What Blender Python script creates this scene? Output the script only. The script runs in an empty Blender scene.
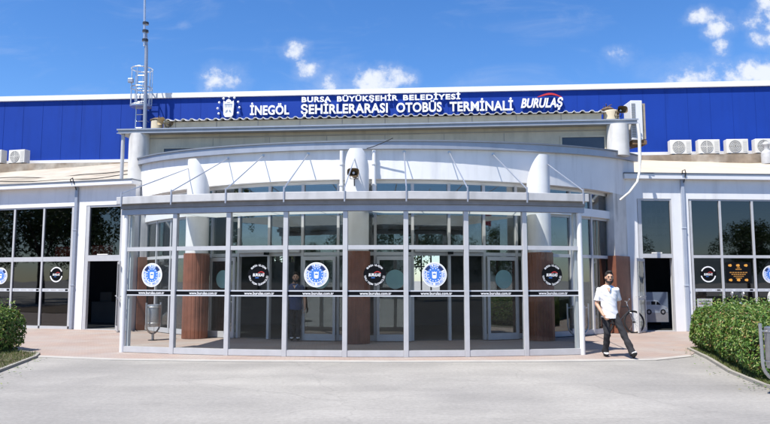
import bpy, bmesh, math, random
from mathutils import Vector, Matrix
R_ = math.radians
random.seed(7)
sc = bpy.context.scene
COL = sc.collection

# ------------------------------------------------------------------ camera
cam = bpy.data.cameras.new('camera')
camo = bpy.data.objects.new('camera', cam); COL.objects.link(camo)
camo.location = (0, 0, 1.6)
camo.rotation_euler = (R_(90) + math.atan(0.1), 0, 0)
cam.sensor_width = 36.0; cam.lens = 31.8
cam.clip_start = 0.1; cam.clip_end = 3000
sc.camera = camo

# ------------------------------------------------------------------ light
SUN_AZ, SUN_EL = 43.0, 62.0          # degrees left of straight behind the camera, height
sd = Vector((-math.sin(R_(SUN_AZ))*math.cos(R_(SUN_EL)), -math.cos(R_(SUN_AZ))*math.cos(R_(SUN_EL)), math.sin(R_(SUN_EL))))
sl = bpy.data.lights.new('sun', 'SUN'); sl.energy = 5.0; sl.angle = R_(0.53); sl.color = (1.0, 0.955, 0.885)
slo = bpy.data.objects.new('sun', sl); COL.objects.link(slo)
slo.rotation_euler = sd.to_track_quat('Z', 'Y').to_euler(); slo.location = (-20, -20, 40)

sc.view_settings.view_transform = 'Standard'; sc.view_settings.look = 'None'
sc.view_settings.gamma = 1.0; sc.view_settings.exposure = 0.66
sc.view_settings.use_curve_mapping = False
sc.cycles.max_bounces = 8; sc.cycles.transparent_max_bounces = 24
sc.cycles.diffuse_bounces = 4; sc.cycles.glossy_bounces = 4
sc.cycles.caustics_reflective = False; sc.cycles.caustics_refractive = False
sc.cycles.use_denoising = True

def world():
    w = bpy.data.worlds.new('World'); sc.world = w; w.use_nodes = True
    nt = w.node_tree; N = nt.nodes; L = nt.links; N.clear()
    out = N.new('ShaderNodeOutputWorld'); bg = N.new('ShaderNodeBackground')
    sky = N.new('ShaderNodeTexSky'); sky.sky_type = 'NISHITA'; sky.sun_disc = False
    sky.sun_elevation = R_(SUN_EL); sky.sun_rotation = R_(180 + SUN_AZ)
    sky.altitude = 300; sky.air_density = 1.0; sky.dust_density = 0.25; sky.ozone_density = 2.0
    hs = N.new('ShaderNodeHueSaturation'); hs.inputs['Saturation'].default_value = 1.26; hs.inputs['Value'].default_value = 1.3
    L.new(sky.outputs[0], hs.inputs['Color'])
    tn = N.new('ShaderNodeMix'); tn.data_type = 'RGBA'; tn.blend_type = 'MULTIPLY'; tn.inputs['Factor'].default_value = 1; tn.inputs['B'].default_value = (.86, .96, 1.16, 1)
    L.new(hs.outputs[0], tn.inputs['A'])
    tc = N.new('ShaderNodeTexCoord'); sp = N.new('ShaderNodeSeparateXYZ'); L.new(tc.outputs['Generated'], sp.inputs[0])
    def M(op, a, b=None, c=None):
        n = N.new('ShaderNodeMath'); n.operation = op
        for i, v in enumerate((a, b, c)):
            if v is None: continue
            if isinstance(v, (int, float)): n.inputs[i].default_value = v
            else: L.new(v, n.inputs[i])
        return n.outputs[0]
    ysafe = M('MAXIMUM', sp.outputs[1], 0.02)
    gx = M('DIVIDE', sp.outputs[0], ysafe); gz = M('DIVIDE', sp.outputs[2], ysafe)
    cb = N.new('ShaderNodeCombineXYZ'); L.new(gx, cb.inputs[0]); L.new(gz, cb.inputs[1])
    nz = N.new('ShaderNodeTexNoise'); nz.inputs['Scale'].default_value = 24; nz.inputs['Detail'].default_value = 12; nz.inputs['Roughness'].default_value = 0.64
    L.new(cb.outputs[0], nz.inputs['Vector'])
    nw = N.new('ShaderNodeTexNoise'); nw.inputs['Scale'].default_value = 11; nw.inputs['Detail'].default_value = 3
    L.new(cb.outputs[0], nw.inputs['Vector'])
    c_, s_ = math.cos(math.atan(.1)), math.sin(math.atan(.1))
    best = None
    # cloud banks: direction (as seen over the roof line), half sizes
    for (px, py, rx, ry, k) in [(183,25,6,4,.55),(225,79,20,14,.8),(297,50,12,9,.75),(309,68,12,9,.75),(331,83,12,10,.85),(372,82,30,15,1),(402,78,16,10,.9),
                              (706,17,21,9,1),(718,30,15,12,1),(722,46,10,12,.9),(712,76,34,17,1),(758,74,32,17,1),(692,82,26,12,1),
                              (772,22,24,14,1),(764,40,16,11,.9),(770,4,16,9,.9),(820,40,40,30,1),(622,54,12,7,.5),(450,-40,60,14,.7),(880,-10,60,30,1),(-60,60,30,10,.8)]:
        a = (px-385)/680.; b = -(py-212)/680.
        dx, dy, dz = a, c_-b*s_, s_+b*c_
        cx, cz = dx/dy, dz/dy
        ex = M('DIVIDE', M('SUBTRACT', gx, cx), rx/680.*1.25); ez = M('DIVIDE', M('SUBTRACT', gz, cz), ry/680.*1.25)
        d = M('ADD', M('MULTIPLY', ex, ex), M('MULTIPLY', ez, ez))
        v = M('MULTIPLY', M('SUBTRACT', 1.0, d), k)
        best = v if best is None else M('MAXIMUM', best, v)
    dens = M('ADD', M('MULTIPLY', M('MAXIMUM', best, -1.0), 0.55), M('ADD', M('MULTIPLY', M('SUBTRACT', nz.outputs[0], 0.5), 1.9), M('MULTIPLY', M('SUBTRACT', nw.outputs[0], 0.5), 0.8)))
    mr = N.new('ShaderNodeMapRange'); mr.interpolation_type = 'SMOOTHSTEP'
    mr.inputs['From Min'].default_value = 0.02; mr.inputs['From Max'].default_value = 0.62
    L.new(dens, mr.inputs['Value'])
    infront = M('GREATER_THAN', sp.outputs[1], 0.05)
    mpw = N.new('ShaderNodeMapping'); mpw.inputs['Scale'].default_value = (1.3, 4.2, 1); mpw.inputs['Rotation'].default_value = (0, 0, .35); L.new(cb.outputs[0], mpw.inputs[0])
    nh = N.new('ShaderNodeTexNoise'); nh.inputs['Scale'].default_value = 3.2; nh.inputs['Detail'].default_value = 10; nh.inputs['Roughness'].default_value = .6; nh.inputs['Distortion'].default_value = .6; L.new(mpw.outputs[0], nh.inputs['Vector'])
    mh = N.new('ShaderNodeMapRange'); mh.interpolation_type = 'SMOOTHSTEP'; mh.inputs['From Min'].default_value = .48; mh.inputs['From Max'].default_value = .85; mh.inputs['To Max'].default_value = .34; L.new(nh.outputs[0], mh.inputs['Value'])
    halo = N.new('ShaderNodeMapRange'); halo.interpolation_type = 'SMOOTHSTEP'; halo.inputs['From Min'].default_value = -.45; halo.inputs['From Max'].default_value = .6; halo.inputs['To Max'].default_value = .22; L.new(dens, halo.inputs['Value'])
    fac = M('MULTIPLY', M('MAXIMUM', M('MULTIPLY', mr.outputs[0], 0.9), M('ADD', mh.outputs[0], halo.outputs[0])), infront)
    mix = N.new('ShaderNodeMix'); mix.data_type = 'RGBA'
    L.new(fac, mix.inputs['Factor']); L.new(tn.outputs['Result'], mix.inputs['A'])
    cc = N.new('ShaderNodeMix'); cc.data_type = 'RGBA'
    cc.inputs['A'].default_value = (5.2, 5.9, 7.4, 1); cc.inputs['B'].default_value = (7.6, 7.9, 8.4, 1)
    L.new(mr.outputs[0], cc.inputs['Factor'])
    L.new(cc.outputs['Result'], mix.inputs['B'])
    L.new(mix.outputs['Result'], bg.inputs[0]); bg.inputs[1].default_value = 0.08
    L.new(bg.outputs[0], out.inputs[0])
world()

# ------------------------------------------------------------------ materials
def mat(name, col, rough=0.6, var=0.06, scale=3.0, metal=0.0, bump=0.0, bscale=40, streak=0.0, spec=0.5, col2=None, thresh=None):
    m = bpy.data.materials.new(name); m.use_nodes = True
    nt = m.node_tree; N = nt.nodes; L = nt.links
    p = N['Principled BSDF']; p.inputs['Roughness'].default_value = rough; p.inputs['Metallic'].default_value = metal
    p.inputs['Specular IOR Level'].default_value = spec
    tc = N.new('ShaderNodeTexCoord')
    nz = N.new('ShaderNodeTexNoise'); nz.inputs['Scale'].default_value = scale; nz.inputs['Detail'].default_value = 6; nz.inputs['Roughness'].default_value = .6
    L.new(tc.outputs['Object'], nz.inputs['Vector'])
    rp = N.new('ShaderNodeMapRange'); rp.inputs['From Min'].default_value = .3; rp.inputs['From Max'].default_value = .7
    rp.inputs['To Min'].default_value = 1-var; rp.inputs['To Max'].default_value = 1+var
    L.new(nz.outputs[0], rp.inputs['Value'])
    mx = N.new('ShaderNodeVectorMath'); mx.operation = 'SCALE'
    if col2:
        cm = N.new('ShaderNodeMix'); cm.data_type = 'RGBA'; cm.inputs['A'].default_value = (*col, 1); cm.inputs['B'].default_value = (*col2, 1)
        t = N.new('ShaderNodeMapRange'); lo, hi = thresh or (.4, .6); t.inputs['From Min'].default_value = lo; t.inputs['From Max'].default_value = hi
        n2 = N.new('ShaderNodeTexNoise'); n2.inputs['Scale'].default_value = scale*.37; n2.inputs['Detail'].default_value = 5
        L.new(tc.outputs['Object'], n2.inputs['Vector']); L.new(n2.outputs[0], t.inputs['Value']); L.new(t.outputs[0], cm.inputs['Factor'])
        L.new(cm.outputs['Result'], mx.inputs[0])
    else:
        mx.inputs[0].default_value = col
    last = rp.outputs[0]
    if streak > 0:
        mp = N.new('ShaderNodeMapping'); mp.inputs['Scale'].default_value = (1.7, 1.7, .22); L.new(tc.outputs['Object'], mp.inputs[0])
        ns = N.new('ShaderNodeTexNoise'); ns.inputs['Scale'].default_value = 2.2; ns.inputs['Detail'].default_value = 5; L.new(mp.outputs[0], ns.inputs['Vector'])
        r2 = N.new('ShaderNodeMapRange'); r2.inputs['From Min'].default_value = .5; r2.inputs['From Max'].default_value = .75
        r2.inputs['To Min'].default_value = 1; r2.inputs['To Max'].default_value = 1-streak; L.new(ns.outputs[0], r2.inputs['Value'])
        mm = N.new('ShaderNodeMath'); mm.operation = 'MULTIPLY'; L.new(last, mm.inputs[0]); L.new(r2.outputs[0], mm.inputs[1]); last = mm.outputs[0]
    L.new(last, mx.inputs['Scale']); L.new(mx.outputs[0], p.inputs['Base Color'])
    if bump > 0:
        nb = N.new('ShaderNodeTexNoise'); nb.inputs['Scale'].default_value = bscale; nb.inputs['Detail'].default_value = 4
        L.new(tc.outputs['Object'], nb.inputs['Vector'])
        b = N.new('ShaderNodeBump'); b.inputs['Strength'].default_value = bump; b.inputs['Distance'].default_value = .02
        L.new(nb.outputs[0], b.inputs['Height']); L.new(b.outputs[0], p.inputs['Normal'])
    return m

def glass(name, tint, refl=0.07):
    m = bpy.data.materials.new(name); m.use_nodes = True
    nt = m.node_tree; N = nt.nodes; L = nt.links; N.clear()
    out = N.new('ShaderNodeOutputMaterial'); t = N.new('ShaderNodeBsdfTransparent'); t.inputs[0].default_value = (*tint, 1)
    g = N.new('ShaderNodeBsdfGlossy'); g.inputs['Roughness'].default_value = 0.015
    tc = N.new('ShaderNodeTexCoord'); nz = N.new('ShaderNodeTexNoise'); nz.inputs['Scale'].default_value = .9; nz.inputs['Detail'].default_value = 1
    L.new(tc.outputs['Object'], nz.inputs['Vector'])
    bp = N.new('ShaderNodeBump'); bp.inputs['Strength'].default_value = .12; bp.inputs['Distance'].default_value = .02; L.new(nz.outputs[0], bp.inputs['Height']); L.new(bp.outputs[0], g.inputs['Normal'])
    lw = N.new('ShaderNodeLayerWeight'); lw.inputs['Blend'].default_value = .5
    pw = N.new('ShaderNodeMath'); pw.operation = 'POWER'; pw.inputs[1].default_value = 4.5; L.new(lw.outputs['Facing'], pw.inputs[0])
    ma = N.new('ShaderNodeMath'); ma.operation = 'MULTIPLY_ADD'; ma.inputs[1].default_value = 1-refl; ma.inputs[2].default_value = refl; L.new(pw.outputs[0], ma.inputs[0])
    mx = N.new('ShaderNodeMixShader'); L.new(ma.outputs[0], mx.inputs[0]); L.new(t.outputs[0], mx.inputs[1]); L.new(g.outputs[0], mx.inputs[2])
    L.new(mx.outputs[0], out.inputs[0]); return m

M_WHITE = mat('white_render', (.77, .77, .765), .6, .04, 1.5, streak=.16, bump=.05)
M_WHITE2 = mat('white_paint', (.72, .72, .715), .5, .04, 4, streak=.13)
M_COPING = mat('grey_coping_metal', (.36, .38, .42), .4, .05, 3, metal=.35, streak=.12)
M_FLASH = mat('dark_edge_flashing', (.16, .18, .21), .5, .1, 4)
M_FRAME = mat('aluminium_frame', (.50, .50, .505), .45, .06, 5, metal=.1, streak=.05)
M_GREYFRAME = mat('grey_frame', (.33, .36, .42), .4, .06, 5, metal=.3)
M_BEAM = mat('slate_grey_beam', (.33, .355, .41), .45, .08, 4, metal=.2)
M_GUTTER = mat('dusty_white_gutter', (.50, .495, .49), .5, .07, 5, streak=.26)
M_SLAB = mat('grey_roof_edge', (.33, .345, .36), .5, .05, 2, metal=.2, streak=.12)
M_BEIGE = mat('beige_panel', (.64, .55, .39), .7, .08, 2, streak=.2)
M_CREAM = mat('cream_roof_sheet', (.52, .445, .34), .7, .08, 1.2, bump=.1, streak=.0)
M_OLDROOF = mat('weathered_beige_roof', (.42, .37, .30), .8, .16, 1.4, bump=.15, col2=(.31, .27, .21), thresh=(.5, .68))
M_BLUE = mat('cobalt_blue_sheet', (.007, .042, .29), .6, .05, .6, streak=.12, spec=.2)
M_BLUE2 = mat('cobalt_blue_seam', (.006, .036, .25), .6, .05, 1, spec=.2)
M_PUREWHITE = mat('white_lettering', (.86, .86, .86), .4, .02, 4)
M_COPW = mat('white_metal_coping', (.74, .74, .74), .4, .03, 2)
M_RED = mat('red_paint', (.55, .03, .03), .45, .06, 5)
M_CLAD = mat('redbrown_cladding', (.215, .082, .048), .5, .22, 3, streak=.45)
M_BLACK = mat('black_vinyl', (.007, .008, .010), .8, .1, 5, spec=.04)
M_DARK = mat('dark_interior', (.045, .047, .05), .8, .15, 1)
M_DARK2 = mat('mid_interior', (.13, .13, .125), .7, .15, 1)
M_TILE = mat('interior_tile', (.10, .098, .095), .35, .08, 2)
M_CEIL = mat('interior_ceiling', (.30, .30, .29), .8, .05, 1)
M_ALU = mat('galvanised_steel', (.55, .57, .60), .35, .08, 6, metal=.7)
M_STEEL = mat('brushed_steel', (.42, .42, .42), .42, .12, 12, metal=.85)
M_DKMETAL = mat('dark_metal', (.05, .05, .055), .4, .1, 8, metal=.5)
M_RUBBER = mat('black_rubber', (.015, .015, .015), .8, .1, 8)
M_ACBODY = mat('off_white_casing', (.72, .70, .64), .5, .05, 5, streak=.15)
M_ACGRILL = mat('grey_grille', (.26, .26, .25), .6, .1, 8)
M_HORN = mat('brown_horn', (.16, .11, .06), .5, .15, 6)
M_BEIGEHORN = mat('beige_horn', (.50, .40, .24), .5, .12, 6)
M_SILVER = mat('silver_vinyl', (.55, .57, .60), .35, .04, 6)
M_EMBLUE = mat('emblem_blue_vinyl', (.06, .20, .62), .4, .04, 6)
M_NAVY = mat('navy_vinyl', (.012, .03, .12), .4, .1, 6)
M_TEAL = mat('frosted_teal_vinyl', (.20, .36, .36), .6, .05, 6)
M_AMBER = mat('amber_print', (.75, .34, .05), .5, .1, 8)
M_PAPER = mat('paper_print', (.42, .42, .42), .7, .1, 6)
M_PAPERTXT = mat('print_ink', (.16, .16, .17), .7, .1, 6)
M_GREYTXT = mat('faded_ink', (.10, .10, .10), .7, .1, 6)
M_BANNER = mat('faded_banner', (.34, .33, .31), .8, .15, 3)
M_REDSIGN = mat('dull_red_sign', (.62, .05, .04), .5, .1, 5)
M_SOIL = mat('bed_soil', (.12, .09, .06), .95, .3, 6, bump=.5, bscale=20)
M_BARK = mat('bark', (.10, .075, .055), .9, .25, 8, bump=.5, bscale=25)
M_GL_V = glass('clear_glass', (.90, .92, .92), .017)
M_GL_D = glass('tinted_glass', (.38, .40, .42), .095); M_GL_E = glass('greenish_door_glass', (.60, .65, .64), .18)

def ground_mat():
    m = mat('worn_concrete', (.315, .298, .268), .85, .09, .8, bump=.14, bscale=60, col2=(.250, .237, .217), thresh=(.40, .62))
    nt = m.node_tree; N = nt.nodes; L = nt.links; p = N['Principled BSDF']
    src = p.inputs['Base Color'].links[0].from_socket
    tc = N.new('ShaderNodeTexCoord')
    mp = N.new('ShaderNodeMapping'); mp.inputs['Scale'].default_value = (.25, 1.1, 1); mp.inputs['Rotation'].default_value = (0, 0, .25); L.new(tc.outputs['Object'], mp.inputs[0])
    n1 = N.new('ShaderNodeTexNoise'); n1.inputs['Scale'].default_value = 1.0; n1.inputs['Detail'].default_value = 7; n1.inputs['Roughness'].default_value = .7; L.new(mp.outputs[0], n1.inputs[0])
    n2 = N.new('ShaderNodeTexNoise'); n2.inputs['Scale'].default_value = 16; n2.inputs['Detail'].default_value = 9; n2.inputs['Roughness'].default_value = .78; L.new(tc.outputs['Object'], n2.inputs[0])
    a = N.new('ShaderNodeMapRange'); a.inputs['From Min'].default_value = .3; a.inputs['From Max'].default_value = .7; a.inputs['To Min'].default_value = .9; a.inputs['To Max'].default_value = 1.07; L.new(n1.outputs[0], a.inputs[0])
    b = N.new('ShaderNodeMapRange'); b.inputs['From Min'].default_value = .3; b.inputs['From Max'].default_value = .7; b.inputs['To Min'].default_value = .80; b.inputs['To Max'].default_value = 1.2; L.new(n2.outputs[0], b.inputs[0])
    # a few tar-dark spots and hairline cracks
    vo = N.new('ShaderNodeTexVoronoi'); vo.feature = 'DISTANCE_TO_EDGE'; vo.inputs['Scale'].default_value = .33
    nd = N.new('ShaderNodeTexNoise'); nd.inputs['Scale'].default_value = 2.5; nd.inputs['Detail'].default_value = 4; L.new(tc.outputs['Object'], nd.inputs[0])
    ad = N.new('ShaderNodeVectorMath'); ad.operation = 'MULTIPLY_ADD'; ad.inputs[1].default_value = (.5, .5, 0); L.new(nd.outputs['Color'], ad.inputs[0]); L.new(tc.outputs['Object'], ad.inputs[2])
    L.new(ad.outputs[0], vo.inputs['Vector'])
    cr = N.new('ShaderNodeMapRange'); cr.inputs['From Min'].default_value = .0; cr.inputs['From Max'].default_value = .006; cr.inputs['To Min'].default_value = .86; cr.inputs['To Max'].default_value = 1; L.new(vo.outputs['Distance'], cr.inputs[0])
    # oil drips
    vs = N.new('ShaderNodeTexVoronoi'); vs.inputs['Scale'].default_value = 1.1; vs.inputs['Randomness'].default_value = 1; L.new(ad.outputs[0], vs.inputs['Vector'])
    sp_ = N.new('ShaderNodeMapRange'); sp_.inputs['From Min'].default_value = .015; sp_.inputs['From Max'].default_value = .10; sp_.inputs['To Min'].default_value = .72; sp_.inputs['To Max'].default_value = 1; L.new(vs.outputs['Distance'], sp_.inputs[0])
    vg = N.new('ShaderNodeMath'); vg.operation = 'GREATER_THAN'; vg.inputs[1].default_value = .62; sx = N.new('ShaderNodeSeparateColor'); L.new(vs.outputs['Color'], sx.inputs[0]); L.new(sx.outputs[0], vg.inputs[0])
    vm = N.new('ShaderNodeMix'); vm.inputs['A'].default_value = 1; L.new(vg.outputs[0], vm.inputs['Factor']); L.new(sp_.outputs[0], vm.inputs['B'])
    # long tyre sweeps
    wv = N.new('ShaderNodeTexWave'); wv.wave_type = 'RINGS'; wv.inputs['Scale'].default_value = .11; wv.inputs['Distortion'].default_value = 5; wv.inputs['Detail'].default_value = 3; wv.inputs['Detail Scale'].default_value = .6
    mw = N.new('ShaderNodeMapping'); mw.inputs['Location'].default_value = (9, -3, 0); L.new(tc.outputs['Object'], mw.inputs[0]); L.new(mw.outputs[0], wv.inputs['Vector'])
    wr_ = N.new('ShaderNodeMapRange'); wr_.inputs['From Min'].default_value = .75; wr_.inputs['From Max'].default_value = 1; wr_.inputs['To Min'].default_value = 1; wr_.inputs['To Max'].default_value = .93; L.new(wv.outputs['Fac'], wr_.inputs[0])
    m0 = N.new('ShaderNodeMath'); m0.operation = 'MULTIPLY'; L.new(vm.outputs['Result'], m0.inputs[0]); L.new(wr_.outputs[0], m0.inputs[1])
    m3 = N.new('ShaderNodeMath'); m3.operation = 'MULTIPLY'; L.new(m0.outputs[0], m3.inputs[0]); L.new(cr.outputs[0], m3.inputs[1]); cr = m3
    m1 = N.new('ShaderNodeMath'); m1.operation = 'MULTIPLY'; L.new(a.outputs[0], m1.inputs[0]); L.new(b.outputs[0], m1.inputs[1])
    m2 = N.new('ShaderNodeMath'); m2.operation = 'MULTIPLY'; L.new(m1.outputs[0], m2.inputs[0]); L.new(cr.outputs[0], m2.inputs[1])
    v = N.new('ShaderNodeVectorMath'); v.operation = 'SCALE'; L.new(src, v.inputs[0]); L.new(m2.outputs[0], v.inputs['Scale'])
    L.new(v.outputs[0], p.inputs['Base Color']); return m
def paver_mat():
    m = mat('pink_pavers', (.315, .245, .208), .8, .10, .6, bump=.1, bscale=60)
    nt = m.node_tree; N = nt.nodes; L = nt.links; p = N['Principled BSDF']
    src = p.inputs['Base Color'].links[0].from_socket
    tc = N.new('ShaderNodeTexCoord')
    mp = N.new('ShaderNodeMapping'); mp.inputs['Rotation'].default_value = (0, 0, R_(-5)); L.new(tc.outputs['Object'], mp.inputs[0])
    br = N.new('ShaderNodeTexBrick'); br.inputs['Scale'].default_value = 1; br.inputs['Brick Width'].default_value = .2; br.inputs['Row Height'].default_value = .1; br.inputs['Mortar Size'].default_value = .006
    br.inputs['Color1'].default_value = (1.06, 1.03, 1.0, 1); br.inputs['Color2'].default_value = (.93, .93, .95, 1); br.inputs['Mortar'].default_value = (.72, .72, .72, 1)
    L.new(mp.outputs[0], br.inputs[0])
    n1 = N.new('ShaderNodeTexNoise'); n1.inputs['Scale'].default_value = .9; n1.inputs['Detail'].default_value = 5; L.new(tc.outputs['Object'], n1.inputs[0])
    a = N.new('ShaderNodeMapRange'); a.inputs['From Min'].default_value = .42; a.inputs['From Max'].default_value = .65; L.new(n1.outputs[0], a.inputs[0])
    du = N.new('ShaderNodeMix'); du.data_type = 'RGBA'; du.inputs['B'].default_value = (.325, .28, .25, 1); L.new(src, du.inputs['A']); L.new(a.outputs[0], du.inputs['Factor'])
    v = N.new('ShaderNodeVectorMath'); v.operation = 'MULTIPLY'; L.new(du.outputs['Result'], v.inputs[0]); L.new(br.outputs[0], v.inputs[1])
    L.new(v.outputs[0], p.inputs['Base Color']); return m
M_GROUND = ground_mat(); M_PAVER = paver_mat()
M_STRIP = mat('pale_concrete_edging', (.37, .35, .32), .85, .1, 2, bump=.1)

def leaf_mat(name, cols, rough=.5):
    m = bpy.data.materials.new(name); m.use_nodes = True
    nt = m.node_tree; N = nt.nodes; L = nt.links; p = N['Principled BSDF']; p.inputs['Roughness'].default_value = rough
    g = N.new('ShaderNodeNewGeometry'); rp = N.new('ShaderNodeValToRGB'); e = rp.color_ramp.elements
    while len(e) < len(cols): e.new(.5)
    for i, (pos, c) in enumerate(cols): e[i].position = pos; e[i].color = (*c, 1)
    L.new(g.outputs['Random Per Island'], rp.inputs[0])
    L.new(rp.outputs[0], p.inputs['Base Color'])
    tr = N.new('ShaderNodeBsdfTranslucent'); L.new(rp.outputs[0], tr.inputs[0])
    ms = N.new('ShaderNodeMixShader'); ms.inputs[0].default_value = .22
    o = N['Material Output']; L.new(p.outputs[0], ms.inputs[1]); L.new(tr.outputs[0], ms.inputs[2]); L.new(ms.outputs[0], o.inputs[0])
    return m
M_LEAF = leaf_mat('hedge_leaf', [(0, (.026, .07, .010)), (.3, (.065, .15, .020)), (.55, (.12, .22, .03)), (.78, (.20, .29, .06)), (.93, (.27, .26, .08)), (1, (.26, .10, .05))])
M_TREELEAF = leaf_mat('tree_leaf', [(0, (.025, .05, .012)), (.5, (.045, .085, .02)), (1, (.08, .13, .03))])
M_GRASS = leaf_mat('grass_blade', [(0, (.06, .09, .02)), (.6, (.11, .15, .035)), (1, (.22, .2, .08))])

# ------------------------------------------------------------------ mesh helpers
class MB:
    def __init__(s): s.v = []; s.f = []; s.mi = []
    def quad(s, *p, mi=0):
        b = len(s.v); s.v += [tuple(q) for q in p]; s.f.append(tuple(range(b, b+len(p)))); s.mi.append(mi)
    def hexa(s, P, mi=0):          # 8 points: bottom loop 0-3, top loop 4-7
        b = len(s.v); s.v += [tuple(q) for q in P]
        for f in ((3,2,1,0),(4,5,6,7),(0,1,5,4),(1,2,6,5),(2,3,7,6),(3,0,4,7)):
            s.f.append(tuple(b+i for i in f)); s.mi.append(mi)
    def box(s, x0, x1, y0, y1, z0, z1, mi=0):
        s.hexa([(x0,y0,z0),(x1,y0,z0),(x1,y1,z0),(x0,y1,z0),(x0,y0,z1),(x1,y0,z1),(x1,y1,z1),(x0,y1,z1)], mi)
    def fbox(s, F, u0, u1, n0, n1, z0, z1, mi=0):
        s.hexa([F(u0,n1,z0),F(u1,n1,z0),F(u1,n0,z0),F(u0,n0,z0),F(u0,n1,z1),F(u1,n1,z1),F(u1,n0,z1),F(u0,n0,z1)], mi)
    def tube(s, pts, r, seg=8, mi=0, caps=True):
        pts = [Vector(p) for p in pts]; rs = r if isinstance(r, (list, tuple)) else [r]*len(pts)
        n = len(pts); b = len(s.v); up = None
        for i, p in enumerate(pts):
            d = (pts[min(i+1, n-1)] - pts[max(i-1, 0)])
            d = d.normalized() if d.length > 1e-9 else Vector((0,0,1))
            if up is None:
                up = Vector((0,0,1)) if abs(d.z) < .9 else Vector((0,1,0))
            x = d.cross(up).normalized(); y = x.cross(d).normalized(); up = y
            for k in range(seg):
                a = 2*math.pi*k/seg; s.v.append(tuple(p + (x*math.cos(a) + y*math.sin(a))*rs[i]))
        for i in range(n-1):
            for k in range(seg):
                k2 = (k+1) % seg
                s.f.append((b+i*seg+k, b+(i+1)*seg+k, b+(i+1)*seg+k2, b+i*seg+k2)[::-1]); s.mi.append(mi)
        if caps:
            s.f.append(tuple(b+k for k in range(seg))); s.mi.append(mi)
            s.f.append(tuple(b+(n-1)*seg+k for k in range(seg))[::-1]); s.mi.append(mi)
    def lathe(s, prof, c=(0,0,0), seg=20, mi=0, axis='z', caps=True):
        b = len(s.v); n = len(prof)
        for (r, h) in prof:
            for k in range(seg):
                a = 2*math.pi*k/seg
                if axis == 'z': q = (c[0]+r*math.cos(a), c[1]+r*math.sin(a), c[2]+h)
                elif axis == 'y': q = (c[0]+r*math.cos(a), c[1]+h, c[2]+r*math.sin(a))
                else: q = (c[0]+h, c[1]+r*math.cos(a), c[2]+r*math.sin(a))
                s.v.append(q)
        for i in range(n-1):
            for k in range(seg):
                k2 = (k+1) % seg
                s.f.append((b+i*seg+k, b+i*seg+k2, b+(i+1)*seg+k2, b+(i+1)*seg+k)); s.mi.append(mi)
        if caps:
            s.f.append(tuple(b+k for k in range(seg))[::-1]); s.mi.append(mi)
            s.f.append(tuple(b+(n-1)*seg+k for k in range(seg))); s.mi.append(mi)
    def prism(s, F, poly, n0, n1, mi=0):      # poly in (u,z), extruded along the facade normal
        b = len(s.v); k = len(poly)
        s.v += [tuple(F(u, n1, z)) for u, z in poly] + [tuple(F(u, n0, z)) for u, z in poly]
        s.f.append(tuple(range(b, b+k))); s.mi.append(mi)
        s.f.append(tuple(range(b+2*k-1, b+k-1, -1))); s.mi.append(mi)
        for i in range(k):
            j = (i+1) % k; s.f.append((b+j, b+i, b+k+i, b+k+j)); s.mi.append(mi)
    def slab(s, poly, z0, z1, mi=0):          # poly in (x,y); z0 may be list
        b = len(s.v); k = len(poly)
        zt = z1 if isinstance(z1, (list, tuple)) else [z1]*k
        zb = z0 if isinstance(z0, (list, tuple)) else [z0]*k
        s.v += [(x, y, zb[i]) for i, (x, y) in enumerate(poly)] + [(x, y, zt[i]) for i, (x, y) in enumerate(poly)]
        s.f.append(tuple(range(b+k-1, b-1, -1))); s.mi.append(mi); s.f.append(tuple(range(b+k, b+2*k))); s.mi.append(mi)
        for i in range(k):
            j = (i+1) % k; s.f.append((b+i, b+j, b+k+j, b+k+i)); s.mi.append(mi)
    def disc(s, F, u, z, r, n0, n1, seg=28, mi=0, r0=0.0, a0=0, a1=360):
        if r0 <= 0: s.prism(F, [(u+r*math.cos(2*math.pi*k/seg), z+r*math.sin(2*math.pi*k/seg)) for k in range(seg)], n0, n1, mi)
        else:
            ks = max(2, int(seg*(a1-a0)/360))
            for k in range(ks):
                t0 = R_(a0+(a1-a0)*k/ks); t1 = R_(a0+(a1-a0)*(k+1)/ks)
                s.prism(F, [(u+r0*math.cos(t0), z+r0*math.sin(t0)), (u+r*math.cos(t0), z+r*math.sin(t0)), (u+r*math.cos(t1), z+r*math.sin(t1)), (u+r0*math.cos(t1), z+r0*math.sin(t1))], n0, n1, mi)

ORG = {}
def fix_normals(me):
    bm = bmesh.new(); bm.from_mesh(me); bmesh.ops.recalc_face_normals(bm, faces=bm.faces); bm.to_mesh(me); bm.free()
def obj(name, mb, mats, parent=None, loc=None, smooth=False, recalc=True, bevel=0):
    """one mesh object; mesh given in world metres (or local when the parent sits at its own origin)"""
    me = bpy.data.meshes.new(name)
    o = ORG.get(parent.name, Vector((0,0,0))) if parent else Vector(loc or (0,0,0))
    me.from_pydata([(v[0]-o.x, v[1]-o.y, v[2]-o.z) for v in mb.v], [], mb.f)
    mats = mats if isinstance(mats, (list, tuple)) else [mats]
    for m in mats: me.materials.append(m)
    me.polygons.foreach_set('material_index', mb.mi)
    if recalc: fix_normals(me)
    if smooth:
        me.polygons.foreach_set('use_smooth', [True]*len(me.polygons))
        me.set_sharp_from_angle(angle=R_(38))
    me.update()
    ob = bpy.data.objects.new(name, me); COL.objects.link(ob)
    if parent: ob.parent = parent
    else: ob.location = o
    ORG[ob.name] = o
    if bevel:
        b = ob.modifiers.new('bevel', 'BEVEL'); b.width = bevel; b.segments = 2; b.limit_method = 'ANGLE'
    return ob
def tag(o, label=None, cat=None, group=None, kind=None):
    if label: o['label'] = label
    if cat: o['category'] = cat
    if group: o['group'] = group
    if kind: o['kind'] = kind
    return o
def thing(name, label, cat, loc=(0,0,0), group=None):
    o = bpy.data.objects.new(name, None); COL.objects.link(o); o.location = loc; o.empty_display_size = .2
    ORG[o.name] = Vector(loc); return tag(o, label, cat, group)
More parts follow.
